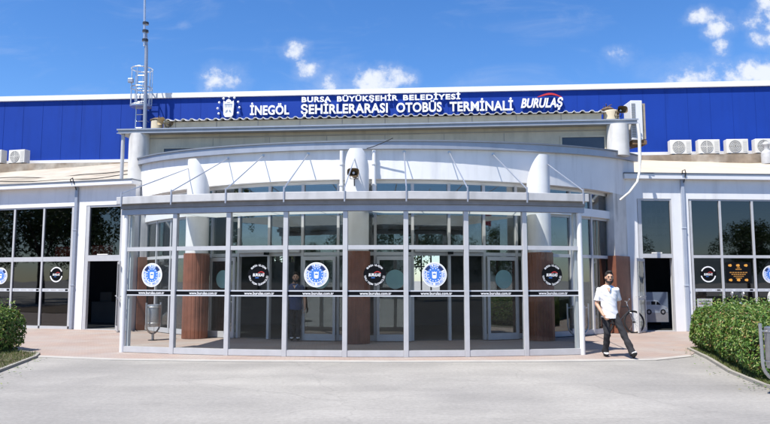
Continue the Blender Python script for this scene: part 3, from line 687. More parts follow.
for i in range(8):
    F, L_ = vframe(i); e = .053
    p = MB(); p.fbox(F, e, L_-e, -.006, .006, 2.33, 3.05); obj('pane', p, M_GL_V, ve)
    p = MB(); p.fbox(F, e, L_-e, -.006, .006, .145, 2.24); pn = obj('pane', p, M_GL_V, ve)
    uc = L_*(.55 if i < 4 else .5)
    address_strip(F, e, L_-e, 1.255, 1.385, pn, uc)
    if i in (0, 3, 5): finish_emblem(F, uc-(.04 if i else .0), 1.71, .262, pn)
    if i in (2, 4, 7): finish_company(F, uc-.02, 1.71, .235, pn)

# ================================================================== WINGS
def wing(F, left, label):
    T = thing('terminal_wing', label, 'building', F(0, 0, 0), 'side wings of the terminal')
    if left:
        uw0, uw1 = -9.0, -.35; cols = [-8.6, -7.4, -6.2, -5.2, -4.0, -2.79, -1.58, -.42]; d0, d1 = .25, 1.44
        top, tr0, tr1, s0, s1, g0, g1, wt = 4.03, 2.21, 2.36, 1.22, 1.32, 4.65, 4.82, 4.65; ge = .24
        end0, end1 = -9.0, 1.98
    else:
        uw0, uw1 = .38, 9.0; cols = [.42, 1.39, 2.46, 3.52, 4.58, 5.64, 6.7, 7.76, 8.8]; d0, d1 = -1.19, -.25
        top, tr0, tr1, s0, s1, g0, g1, wt = 4.16, 2.29, 2.38, 1.24, 1.33, 4.77, 4.965, 4.77; ge = .16
        end0, end1 = -1.75, 9.0
    # wall: header, pilasters, ends
    m = MB(); m.fbox(F, end0, end1, -.25, 0, top, wt)
    if left:
        m.fbox(F, -.35, .12, -.25, 0, .012, top); m.fbox(F, d1+.08, end1, -.25, 0, .012, top); m.fbox(F, -9.0, -8.7, -.25, 0, .012, top)
    else:
        m.fbox(F, -.21, .35, -.25, 0, .012, top); m.fbox(F, end0, d0-.14, -.25, 0, .012, top); m.fbox(F, 8.9, 9.0, -.25, 0, .012, top)
    obj('wall', m, M_WHITE, T)
    m = MB(); m.fbox(F, end0-.02, end1+.02, -.3, ge, g0, g1-.03); obj('gutter', m, M_COPW, T, bevel=.01)
    m = MB(); m.fbox(F, end0-.02, end1+.02, -.3, ge+.02, g1-.029, g1+.005); obj('gutter_trim', m, M_FLASH, T)
    # downpipe on the pilaster
    pu = -.25 if left else .155
    m = MB(); m.fbox(F, pu-.055, pu+.055, .002, .075, .012, g0-.002); m.fbox(F, pu-.065, pu+.065, .002, .085, 3.2, 3.25); m.fbox(F, pu-.065, pu+.065, .002, .085, 1.4, 1.45)
    dpi = obj('downpipe', m, M_GREYFRAME if left else mat('blue_grey_pipe', (.36, .40, .47), .4, .06, 4), T, bevel=.012)
    m = MB(); m.tube([F(pu-.06, ge+.03, g1-.04), F(pu-.07, ge+.05, g1+.06), F(pu+.02, ge+.05, g1+.1), F(pu+.05, ge+.04, g1-.02), F(pu+.02, .1, g0-.1)], .018, 6); obj('pipe_hook', m, M_DKMETAL, dpi)
    # windows: one per column of panes
    fw = .035
    c2 = cols if left else cols
    stick = {-2.79+0: None}
    for i in range(len(cols)-1):
        a, b = cols[i], cols[i+1]
        m = MB()
        m.fbox(F, a-fw, a+fw, -.10, -.02, .1, top-.0)
        if i == len(cols)-2: m.fbox(F, b-fw, b+fw+.03, -.10, -.015, .1, top)
        m.fbox(F, a+fw, b-fw, -.10, -.025, tr0, tr1); m.fbox(F, a+fw, b-fw, -.10, -.025, .012, .1); m.fbox(F, a+fw, b-fw, -.10, -.025, top-.05, top)
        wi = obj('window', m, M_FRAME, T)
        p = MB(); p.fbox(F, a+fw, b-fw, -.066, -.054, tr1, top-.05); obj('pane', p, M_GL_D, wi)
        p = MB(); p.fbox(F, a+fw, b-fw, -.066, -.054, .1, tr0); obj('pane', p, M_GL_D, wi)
        G = lambda u, n, z, F=F: F(u, n-.06, z)
        m = MB(); m.fbox(G, a+fw, b-fw, .0075, .009, s0, s1, mi=0)
        for q in range(3):
            m.fbox(G, a+.1+q*.3, a+.3+q*.3, .0092, .01, s0+.03, s1-.03, mi=1)
        m.fbox(G, b-.2, b-.09, .0092, .01, s0+.02, s1-.02, mi=2)
        obj('sticker_strip', m, [M_SILVER, M_PAPER, M_BLACK], wi, recalc=False)
        uc = (a+b)/2
        if left and i in (len(cols)-2, 1): finish_company(G, uc, 1.78, .26, wi, 0)
        if left and i in (len(cols)-4, 0): finish_emblem(G, uc+.12, 1.74, .28, wi)
        if not left and i in (0, 4): finish_company(G, uc+.02, 1.78, .26, wi, 0)
        if not left and i in (2, 6): finish_emblem(G, uc, 1.78, .28, wi)
        if not left and i == 1:
            m = MB(); m.fbox(G, a+.12, b-.12, .0075, .009, 1.50, 2.16, mi=0)
            for r_ in range(2):
                for c_ in range(3): m.disc(G, uc-.26+c_*.26, 1.60+r_*.46, .043, .0095, .0105, 12, mi=1); m.disc(G, uc-.30+c_*.26, 1.60+r_*.46, .035, .0095, .0102, 12, mi=1)
            for q, wd in enumerate((.30, .24, .17, .10)): [m.fbox(G, uc-wd+wd*2*j/7, uc-wd+wd*2*(j+.78)/7, .0095, .0105, 1.82-q*.06, 1.852-q*.06, mi=2) for j in range(7)]
            m.fbox(G, uc-.10, uc+.10, .0095, .0105, 1.92, 1.95, mi=2); m.fbox(G, uc-.05, uc+.05, .0095, .0105, 1.97, 2.0, mi=2)
            obj('amber_notice', m, [M_BLACK, M_AMBER, mat('dim_amber_print', (.42, .20, .04), .5)], wi, recalc=False)
        if not left and i == 0:
            m = MB(); m.fbox(G, a+.1, a+.6, .0075, .009, .45, 1.02, mi=0)
            for q in range(5): m.fbox(G, a+.16, a+.54-(q % 2)*.1, .0095, .0105, .92-q*.09, .95-q*.09, mi=1)
            obj('paper_notice', m, [M_PAPER, M_PAPERTXT], wi, recalc=False)
    # door bay
    m = MB(); jm = .055
    m.fbox(F, d0-.12, d0, -.12, -.01, .012, top); m.fbox(F, d1, d1+.07 if left else d1+.03, -.12, -.01, .012, top); m.fbox(F, d0, d1, -.12, -.01, tr0-.0, tr1+.04); m.fbox(F, d0, d1, -.12, -.02, top-.06, top); m.fbox(F, d0, d1, -.12, -.02, .012, .03)
    do = obj('door', m, M_FRAME, T)
    p = MB(); p.fbox(F, d0, d1, -.066, -.054, tr1+.04, top-.06); obj('pane', p, M_GL_D, do)
    # open leaf swung outward
    if left: hx, ang = d1-.02, 72
    else: hx, ang = d0+.02, -102
    q = F(hx, .0, 0); base = -16 if left else 4
    wl = .98
    Fo = frame(q[0], q[1], base+(180+ang if left else ang))
    if left: Fo = frame(q[0], q[1], -65)
    else: Fo = frame(q[0], q[1], -124)
    m = MB()
    for (u0, u1, z0, z1) in ((0,.07,.03,tr0-.03),(wl-.07,wl,.03,tr0-.03),(.07,wl-.07,.03,.16),(.07,wl-.07,tr0-.12,tr0-.03),(.07,wl-.07,1.0,1.06)): m.fbox(Fo, u0, u1, -.022, .022, z0, z1)
    m.tube([Fo(.12, .05, 1.1), Fo(wl-.1, .06, 1.1)], .016, 8); m.tube([Fo(.12, -.05, 1.1), Fo(wl-.1, -.06, 1.1)], .016, 8)
    obj('door_leaf', m, M_FRAME, do)
    p = MB(); p.fbox(Fo, .07, wl-.07, -.006, .006, .16, 1.0); p.fbox(Fo, .07, wl-.07, -.006, .006, 1.06, tr0-.12); obj('leaf_pane', p, M_GL_V, do)
    if not left:
        m = MB(); m.fbox(F, d0+.03, d1-.05, -.32, -.30, .28, 1.22, mi=0)     # van poster standing just inside the doorway
        G = lambda u, n, z: F(u, n-.30, z)
        vu = d0+.10; q_ = lambda P_: [(vu+x*.80, .52+y*.80) for x, y in P_]
        m.prism(G, q_([(0,.12),(.0,.32),(.03,.50),(.10,.56),(.45,.57),(.58,.53),(.72,.37),(.90,.31),(.97,.24),(.98,.10),(.5,.06)]), .001, .003, mi=1)
        m.prism(G, q_([(.50,.38),(.52,.51),(.58,.49),(.70,.37)]), .0035, .005, mi=2); m.prism(G, q_([(.30,.38),(.30,.51),(.48,.51),(.47,.38)]), .0035, .005, mi=2); m.prism(G, q_([(.05,.38),(.06,.49),(.27,.51),(.27,.38)]), .0035, .0045, mi=3)
        for wx in (.2, .77): m.disc(G, vu+wx*.8, .52+.1*.8, .085, .0035, .005, 20, mi=2); m.disc(G, vu+wx*.8, .52+.1*.8, .045, .0055, .006, 14, mi=3)
        m.prism(G, q_([(.86,.20),(.95,.22),(.95,.26),(.88,.27)]), .0035, .005, mi=3); m.fbox(G, vu+.02, vu+.76, .0035, .0042, .635, .645, mi=3); m.fbox(G, d0+.04, d1-.06, .0005, .0009, .29, .58, mi=3)
        obj('van_poster', m, [mat('poster_blue_grey', (.10, .13, .18), .6), mat('poster_white', (.22, .25, .29), .5), M_BLACK, M_PAPERTXT], do, recalc=False)
        m = MB(); m.fbox(F, d0+.03, d1-.03, -.135, -.125, tr1+.06, top-.1, mi=0)    # faded printed banner behind the fanlight
        G = lambda u, n, z: F(u, n-.124, z)
        random.seed(3)
        for (z0, z1, k) in ((3.72, 3.98, 5), (3.38, 3.62, 5), (3.22, 3.30, 12), (2.98, 3.06, 10), (2.75, 2.78, 1)):
            for q in range(k):
                wq = (d1-d0-.15)/k; u = d0+.08+q*wq; m.fbox(G, u, u+wq*random.uniform(.5, .85), .001, .002, z0, z1-random.choice((0, .04)), mi=1)
        obj('faded_banner', m, [M_BANNER, M_GREYTXT], do, recalc=False)
        m = MB(); m.fbox(F, d0+.3, d0+.62, -.05, -.005, tr1+.042, tr1+.09); obj('door_closer', m, M_ACBODY, do)
    else:
        m = MB()
        m.fbox(F, d0+.05, d0+.85, -.135, -.115, 2.42, 2.72, mi=0); m.fbox(F, -1.15, -.5, -.135, -.115, 2.40, 2.70, mi=0)
        random.seed(4)
        for (ua, n_) in ((d0+.1, 5), (-1.1, 4)):
            for q in range(n_):
                u = ua+q*.145; m.fbox(F, u, u+.025, -.1145, -.1125, 2.49, 2.63, mi=1); m.fbox(F, u+.025, u+.1, -.1145, -.1125, 2.60, 2.63, mi=1)
                if q % 2: m.fbox(F, u+.025, u+.1, -.1145, -.1125, 2.49, 2.52, mi=1)
        obj('red_sign', m, [M_REDSIGN, mat('faded_pink_letters', (.70, .32, .27), .6)], do, recalc=False)
        m = MB(); m.fbox(F, d0+.35, d0+.75, -.05, -.005, tr1+.042, tr1+.08); obj('door_closer', m, M_ACBODY, do)
    # dark room behind
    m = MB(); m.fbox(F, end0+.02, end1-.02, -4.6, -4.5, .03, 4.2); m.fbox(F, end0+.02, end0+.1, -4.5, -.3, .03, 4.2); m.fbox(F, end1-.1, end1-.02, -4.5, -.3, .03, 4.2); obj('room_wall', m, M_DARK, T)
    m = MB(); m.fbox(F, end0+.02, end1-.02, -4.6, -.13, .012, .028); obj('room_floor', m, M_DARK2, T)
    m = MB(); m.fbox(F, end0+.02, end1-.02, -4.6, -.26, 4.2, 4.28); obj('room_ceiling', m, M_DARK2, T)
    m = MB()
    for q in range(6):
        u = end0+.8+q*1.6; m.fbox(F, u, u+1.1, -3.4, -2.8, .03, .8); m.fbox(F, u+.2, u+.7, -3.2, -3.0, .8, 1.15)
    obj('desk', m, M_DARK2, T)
    # sloping roof up to the hall, in sheets that sag a little
    m = MB(); nn = 14
    rows = [(-.3, g1-.035), (-2.1, g1+(.55 if left else .50)), (-4.0, g1+(1.16 if left else 1.02)), (-5.75, g1+(1.72 if left else 1.5))]
    random.seed(11 if left else 12)
    grid = [[F(end0+(end1-end0)*i/nn, n_, z_+(random.uniform(-.03, .03) if 0 < k < 3 else 0)) for i in range(nn+1)] for k, (n_, z_) in enumerate(rows)]
    b = len(m.v)
    for r_ in grid: m.v += r_
    for k in range(3):
        for i in range(nn):
            m.f.append((b+k*(nn+1)+i, b+k*(nn+1)+i+1, b+(k+1)*(nn+1)+i+1, b+(k+1)*(nn+1)+i)); m.mi.append(0)
    bb = len(m.v)
    m.v += [(x, y, z-.12) for (x, y, z) in m.v[b:bb]]
    for k in range(3):
        for i in range(nn):
            m.f.append((bb+k*(nn+1)+i, bb+(k+1)*(nn+1)+i, bb+(k+1)*(nn+1)+i+1, bb+k*(nn+1)+i+1)); m.mi.append(0)
    obj('roof', m, M_OLDROOF if left else M_CREAM, T, recalc=False)
    # dark upstand between roof and hall wall
    m = MB()
    if left: m.fbox(FB, -19.5, -8.2, .095, .9, 6.0, 6.58)
    else: m.fbox(FB, 8.2, 18.5, .095, .9, 6.0, 6.58)
    obj('roof_upstand', m, mat('weathered_upstand', (.24, .19, .14) , .9, .3, 2, col2=(.42, .38, .32), thresh=(.45, .6)), T)
    return T
wing(FL, True, 'left white terminal wing with red sign behind its glass and weathered beige roof')
wing(FR, False, 'right white terminal wing with amber window notice and smooth cream roof')

# ================================================================== ROOF EQUIPMENT
def ac_unit(label, loc, rot, first=[None]):
    if first[0]: return dup(first[0], loc, rot, label)
    T = thing0('air_conditioner', label, 'air conditioner', 'outdoor units along the blue wall')
    m = MB(); m.box(-.42, .42, -.16, .16, .06, .64); obj('casing', m, M_ACBODY, T, bevel=.015)
    F0 = frame(0, 0, 0); G = lambda u, n, z: (u, -.16-n, z)
    m = MB(); m.disc(G, -.1, .35, .25, .001, .012, 28); m2 = MB()
    fan = obj('fan_grille', m, M_ACGRILL, T)
    for r0 in (.05, .11, .17, .23): m2.disc(G, -.1, .35, r0+.012, .013, .02, 28, r0=r0)
    for k in range(4): m2.fbox(G, -.11 if k % 2 else -.35, -.09 if k % 2 else .15, .013, .018, .1 if k % 2 else .34, .6 if k % 2 else .36)
    obj('grille_ring', m2, M_ACBODY, fan)
    m = MB(); m.fbox(G, .2, .37, .001, .006, .12, .58)
    for q in range(6): m.fbox(G, .22, .35, .0065, .01, .15+q*.07, .17+q*.07)
    obj('side_panel', m, mat('side_panel_plastic', (.55, .54, .5), .5), T)  # slatted panel in one even tone, greyer than the casing
    m = MB()
    for x in (-.32, .32): m.box(x-.04, x+.04, -.2, .2, 0, .06)
    obj('foot', m, M_DKMETAL, T)
    T.location = loc; T.rotation_euler = (0, 0, rot); first[0] = T; return T
def on_hall(u, n, z): return FB(u, n, z)
ra = R_(-4.3)
for u, z, rot, lab in ((-15.95, 6.59, -.2, 'grey outdoor air conditioner on the left roof, wholly in view'), (-17.0, 6.59, -.2, 'outdoor air conditioner cut by the left edge of the photo'),
                     (12.02, 6.59, .02, 'outdoor air conditioner nearest the tall white unit, first in the right row'), (13.12, 6.59, .02, 'second outdoor air conditioner from the upper storey in the right row'),
                     (14.22, 6.59, .02, 'third outdoor air conditioner in the right row, left of the one with the pot'), (15.32, 6.59, .02, 'last outdoor air conditioner at the right, behind the grey vent pot')):
    ac_unit(lab, on_hall(u, .52, z), ra+rot)
# tall white unit at the end of the flat roof
TU = thing('tall_air_conditioner', 'tall white rectangular unit hung at the right end of the flat grey roof', 'air conditioner', (7.85, 21.1, 5.9))
m = MB(); m.box(7.66, 8.02, 20.78, 21.4, 5.93, 7.18); obj('casing', m, M_COPW, TU, bevel=.015)
m = MB(); m.box(8.023, 8.14, 20.85, 21.38, 5.96, 7.1); obj('rear_casing', m, mat('dusty_brown_casing', (.36, .30, .22), .7, .2, 4), TU, bevel=.01)
m = MB()
for q in range(20): m.box(7.68, 7.80, 20.765, 20.779, 6.03+q*.054, 6.055+q*.054)
obj('louvre', m, M_ACGRILL, TU)
m = MB(); m.box(7.7, 8.14, 20.82, 21.35, 5.80, 5.928); m.tube([(7.5, 21.0, 5.65), (8.1, 21.0, 5.81)], .02, 6); obj('bracket', m, mat('rusty_bracket', (.20, .12, .06), .8, .3, 6), TU)
# white drain hose down the right end of the drum
m = MB(); pts = [(7.78,20.55,6.38),(7.80,20.52,6.0),(7.78,20.5,5.3),(7.74,20.45,4.9),(7.62,20.35,4.55),(7.35,20.3,4.22),(7.1,20.4,4.0)]
sm = []
for i in range(len(pts)-1):
    for k in range(4): sm.append(Vector(pts[i]).lerp(Vector(pts[i+1]), k/4))
sm.append(Vector(pts[-1])); m.tube(sm, [0.052 if p.z > 5.2 else .036 for p in sm], 10)
tag(obj('drain_hose', m, M_ACBODY, loc=pts[0], smooth=True), 'bent white drain hose hanging down beside the right end of the curved fascia', 'hose')
# horn loudspeakers
def horn(label, loc, rz, mt, s=1.0):
    T = thing0('horn_speaker', label, 'loudspeaker', 'horn loudspeakers on the terminal front')
    m = MB(); n = 20; rings = [(.15, .105, -.22), (.12, .085, -.16), (.07, .05, -.06), (.045, .04, .02), (.045, .04, .12)]
    for (rx, rz_, y) in rings:
        for k in range(n):
            a = 2*math.pi*k/n; cx_ = math.copysign(abs(math.cos(a))**.6, math.cos(a)); sx_ = math.copysign(abs(math.sin(a))**.6, math.sin(a)); m.v.append((rx*cx_*s, y*s, rz_*sx_*s))
    for i in range(len(rings)-1):
        for k in range(n): k2 = (k+1) % n; m.f.append((i*n+k, (i+1)*n+k, (i+1)*n+k2, i*n+k2)); m.mi.append(0)
    obj('horn', m, mt, T, smooth=True, recalc=False)
    m = MB(); m.lathe([(.0, -.1), (.03, -.09), (.035, -.05), (.03, 0)], (0, -.02, 0), 12, axis='y'); obj('driver_tip', m, M_PUREWHITE, T, smooth=True)
    m = MB(); m.lathe([(.075*s, .1*s), (.085*s, .12*s), (.085*s, .24*s), (.05*s, .27*s)], (0, 0, 0), 14, axis='y'); obj('driver', m, M_HORN, T, smooth=True)
    m = MB(); m.tube([(-.1*s, .0, 0), (-.1*s, .08, -.12*s), (.1*s, .08, -.12*s), (.1*s, 0, 0)], .012, 6); m.tube([(0, .08, -.12*s), (0, .12, -.3*s)], .015, 6); obj('bracket', m, M_DKMETAL, T)
    T.location = loc; T.rotation_euler = (0, 0, rz); return T
q = dp(-4.6, DR+.92, 4.24)
horn('dark rectangular horn loudspeaker on the middle white column above the canopy', q, R_(-3), M_HORN)
q = FS(-7.28, -.2, 6.80); horn('beige horn loudspeaker beside the roof stub below the caged ladder', q, R_(-30), M_BEIGEHORN, 1.15)
q = FS(7.32, -.15, 6.84); horn('rusty brown horn loudspeaker at the right end of the flat roof', q, R_(8), M_HORN, 1.1)
m = MB(); random.seed(9)
c = FS(7.05, -.5, 6.93)
for k in range(60):
    a = random.uniform(0, 6.28); r_ = random.uniform(.02, .22); x, y, z = c[0]+r_*math.cos(a), c[1]+.5*r_*math.sin(a), c[2]+random.uniform(0, .22)*(1-r_/.3)
    d = Vector((random.uniform(-1, 1), random.uniform(-1, 1), random.uniform(-.4, .6)))*.11; m.tube([(x, y, z), tuple(Vector((x, y, z))+d)], .014, 4)
m.lathe([(.2, 0), (.22, .05), (.12, .12), (.02, .16)], c, 10)
tag(obj('bird_nest', m, mat('dry_twigs', (.12, .08, .05), .95, .4, 10), loc=c), 'brown twig heap like a nest above the right roof loudspeaker', 'nest')
m = MB(); c = FS(-7.72, -.5, 6.90)
random.seed(10)
for k in range(40):
    a = random.uniform(0, 6.28); r_ = random.uniform(.02, .3); x, y, z = c[0]+r_*math.cos(a), c[1]+.5*r_*math.sin(a), c[2]+random.uniform(0, .1)
    d = Vector((random.uniform(-1, 1), random.uniform(-1, 1), random.uniform(-.2, .5)))*.1; m.tube([(x, y, z), tuple(Vector((x, y, z))+d)], .014, 4)
m.lathe([(.22, 0), (.26, .04), (.15, .1), (.02, .14)], c, 10)
tag(obj('bird_nest', m, mat('dry_grass_twigs', (.16, .12, .08), .95, .4, 10), loc=c), 'low twig heap on the left roof stub by the beige loudspeaker', 'nest')
# grey vent pot on the right roof
m = MB(); c = FB(15.05, 1.25, 6.1); m.lathe([(.2, 0), (.2, .42), (.17, .5), (.1, .55), (.08, .62), (.11, .7), (.14, .78), (.10, .86), (.03, .9)], c, 16)
tag(obj('vent_pot', m, mat('dull_zinc', (.42, .42, .42), .6, .12, 6), loc=c, smooth=True), 'small grey roof vent pot in front of the last air conditioner', 'vent')
# cables across the left roof
random.seed(21)
for k, (n0, lab) in enumerate(((-1.3, 'lower black cable sagging across the left beige roof'), (-2.3, 'upper black cable sagging across the left beige roof'))):
    pts = []
    for i in range(40):
        u = -8.8+10.2*i/39; pts.append(FL(u, n0+.25*math.sin(u*.8+k)+.02*u, 4.82+(-n0-.3)*.325+.05+.02*math.sin(u*2.1)))
    m = MB(); m.tube(pts, .016, 5); tag(obj('roof_cable', m, M_RUBBER, loc=pts[0]), lab, 'cable', 'cables on the left roof')
m = MB(); pts = [dp(-3.2+ i*.5, DR+.16+.02*i, 5.02+.24*(i/8)**1.3) for i in range(9)]; m.tube(pts, .012, 5)
pts2 = [dp(.3+i*.55, DR+.03, 4.62+.06*math.cos(i*1.1)+.05*(i/4)) for i in range(6)]
tag(obj('loose_cable', m, M_RUBBER, loc=pts[0]), 'thin dark cable rising over the coping right of the middle column', 'cable')
# caged ladder and mast
cl = thing('caged_ladder', 'galvanised roof ladder with round safety cage rising past the blue wall', 'ladder', FB(-10.58, .35, 6.6))
def P(u, n, z): return FB(-10.58+u, .5+n, z)
m = MB()
for x in (-.2, .2): m.tube([P(x, 0, 6.5), P(x, 0, 10.65)], .028, 8)
obj('stile', m, M_ALU, cl)
for k in range(14):
    m = MB(); m.tube([P(-.2, 0, 6.7+k*.29), P(.2, 0, 6.7+k*.29)], .016, 6); obj('rung', m, M_ALU, cl)
m = MB(); rc = .44
for z in (9.12, 9.9, 10.75):
    m.tube([P(rc*math.cos(2*math.pi*k/24), rc*math.sin(2*math.pi*k/24), z) for k in range(25)], .026, 6, caps=False)
for k in range(9): a = 2*math.pi*k/9+.2; m.tube([P(rc*math.cos(a), rc*math.sin(a), 9.12), P(rc*math.cos(a), rc*math.sin(a), 10.76)], .018, 6)
obj('cage', m, M_ALU, cl)
m = MB(); m.lathe([(.45, -.05), (.45, .0)], P(0, 0, 9.1), 24); obj('platform', m, M_ALU, cl)
m = MB()
for z in (7.0, 8.5): m.tube([P(-.2, 0, z), P(-.2, -.42, z)], .02, 6); m.tube([P(.2, 0, z), P(.2, -.42, z)], .02, 6)
obj('wall_bracket', m, M_ALU, cl)
fl = thing('floodlight', 'small grey floodlight clamped inside the ladder cage', 'lamp', P(-.25, .3, 10.1))
m = MB(); m.tube([P(-.26, .42, 9.2), P(-.26, .42, 10.35)], .02, 6); obj('pole', m, M_ALU, fl)
m = MB(); x, y, z = P(-.24, .5, 10.1); m.box(x-.12, x+.10, y-.10, y+.06, z-.1, z+.08); obj('housing', m, M_GREYFRAME, fl, bevel=.02)
ms = thing('antenna_mast', 'thin grey steel mast with bolted splice standing by the caged ladder', 'mast', FB(-10.1, 1.0, 6.55))
m = MB(); m.tube([FB(-10.12, 1.0, 6.5), FB(-10.2, 1.0, 11.4), FB(-10.26, 1.0, 12.2)], [.085, .075, .07], 12); obj('lower_tube', m, mat('dull_grey_steel', (.33, .35, .39), .4, .08, 5, metal=.5), ms, smooth=True)
m = MB(); m.tube([FB(-10.27, 1.06, 11.6), FB(-10.4, 1.06, 16.5)], .05, 10); obj('upper_tube', m, M_ALU, ms, smooth=True)
for z in (11.85, 12.25, 12.6):
    m = MB(); m.lathe([(.13, -.05), (.13, .05)], FB(-10.26, 1.02, z), 12); obj('clamp', m, M_DKMETAL, ms)

# ================================================================== STREET THINGS
def make_bin(label):
    T = thing0('litter_bin', label, 'litter bin', 'steel litter bins on hoops')
    m = MB(); m.lathe([(.175, .36), (.185, .40), (.19, .90), (.185, .93), (.17, .94), (.165, .90), (.16, .42), (.0, .40)], (0,0,0), 28, caps=False); m.lathe([(0, .36), (.175, .36)], (0,0,0), 28, caps=False)
    b = obj('drum', m, M_STEEL, T, smooth=True)
    m = MB()
    for z in (.44, .86): m.lathe([(.191, z), (.198, z+.008), (.198, z+.02), (.191, z+.028)], (0,0,0), 28, caps=False)
    obj('band', m, M_STEEL, b)
    m = MB(); pts = [(-.29, 0, .99), (-.285, 0, .7), (-.28, 0, .5)]
    for k in range(13):
        a = math.pi+math.pi*k/12; pts.append((.28*math.cos(a), 0, .44+.26*math.sin(a)))
    pts += [(.28, 0, .5), (.285, 0, .7), (.29, 0, .99)]
    m.tube(pts, .024, 8); m.tube([(-.285, 0, .88), (-.17, 0, .88)], .012, 6); m.tube([(.285, 0, .88), (.17, 0, .88)], .012, 6); obj('hoop', m, M_STEEL, T, smooth=True)
    m = MB(); m.tube([(0,0,.0), (0,0,.2)], .035, 10); obj('stem', m, M_STEEL, T, smooth=True)
    m = MB(); m.lathe([(.12, 0), (.12, .012)], (0,0,0), 18); obj('base_plate', m, M_DKMETAL, T)
    return T
bn = make_bin('steel litter bin in front of the right hedge, cut by the picture edge'); bn.location = (5.58, 9.75, 0); bn.rotation_euler = (0,0,R_(8))
dup(bn, (-6.15, 18.25, .012), R_(70), 'steel litter bin behind the left bay of the glass screen')
dup(bn, (4.93, 17.55, .012), R_(10), 'steel litter bin behind the right bay of the glass screen, near the walker')

# bicycle leaning by the right end column
def bicycle(loc, rz):
    T = thing('bicycle', 'dark bicycle leaning by the red brown column behind the walking man', 'bicycle', (0,0,0))
    W = .33
    for x in (-.52, .52):
        m = MB(); m.tube([(x+W*math.cos(2*math.pi*k/28), 0, W+W*math.sin(2*math.pi*k/28)) for k in range(29)], .022, 8, caps=False); wh = obj('wheel', m, M_RUBBER, T, smooth=True)
        m = MB(); m.tube([(x+(W-.03)*math.cos(2*math.pi*k/28), 0, W+(W-.03)*math.sin(2*math.pi*k/28)) for k in range(29)], .009, 6, caps=False)
        for k in range(14): a = 2*math.pi*k/14; m.tube([(x, .02*(-1)**k, W), (x+(W-.03)*math.cos(a), 0, W+(W-.03)*math.sin(a))], .003, 4)
        m.lathe([(.03, -.04), (.03, .04)], (x, 0, W), 10, axis='y'); obj('rim', m, M_DKMETAL, wh)
    m = MB(); bb = (-.07, 0, .28); st = (-.2, 0, .78); hd = (.36, 0, .80); hd2 = (.39, 0, .68)
    for a, b in ((bb, st), (bb, hd2), (st, hd), ((-.52, .05, W), bb), ((-.52, -.05, W), bb), ((-.52, .05, W), (-.19, 0, .74)), ((-.52, -.05, W), (-.19, 0, .74)), (hd, hd2)): m.tube([a, b], .016, 8)
    obj('frame', m, M_DKMETAL, T, smooth=True)
    m = MB(); m.tube([(.34, 0, .9), (.41, 0, .62), (.44, .05, .6), (.52, .055, W)], .013, 8); m.tube([(.41, 0, .62), (.44, -.05, .6), (.52, -.055, W)], .013, 8); obj('fork', m, M_ALU, T, smooth=True)
    m = MB(); m.tube([(.26, .3, .99), (.34, .15, .98), (.36, 0, .94), (.34, -.15, .98), (.26, -.3, .99)], .014, 8); m.tube([(.34, 0, .9), (.36, 0, .95)], .016, 8); obj('handlebar', m, M_ALU, T, smooth=True)
    m = MB(); m.slab([(-.36, -.08), (-.36, .08), (-.26, .06), (-.08, .02), (-.08, -.02), (-.26, -.06)], .88, .93); m.tube([st, (-.23, 0, .88)], .013, 8); obj('saddle', m, M_RUBBER, T, bevel=.012)
    m = MB(); m.lathe([(.09, -.005), (.09, .005)], (bb[0], -.05, bb[2]), 18, axis='y'); m.tube([(-.07, -.07, .28), (.02, -.07, .14)], .01, 6); m.tube([(-.07, .07, .28), (-.16, .07, .42)], .01, 6); m.box(-.03, .07, -.14, -.07, .13, .15); m.box(-.21, -.11, .07, .14, .41, .43); obj('crank', m, M_DKMETAL, T)
    T.location = loc; T.rotation_euler = (R_(-8), 0, rz); return T
bicycle((7.0, 20.55, .012), R_(12))

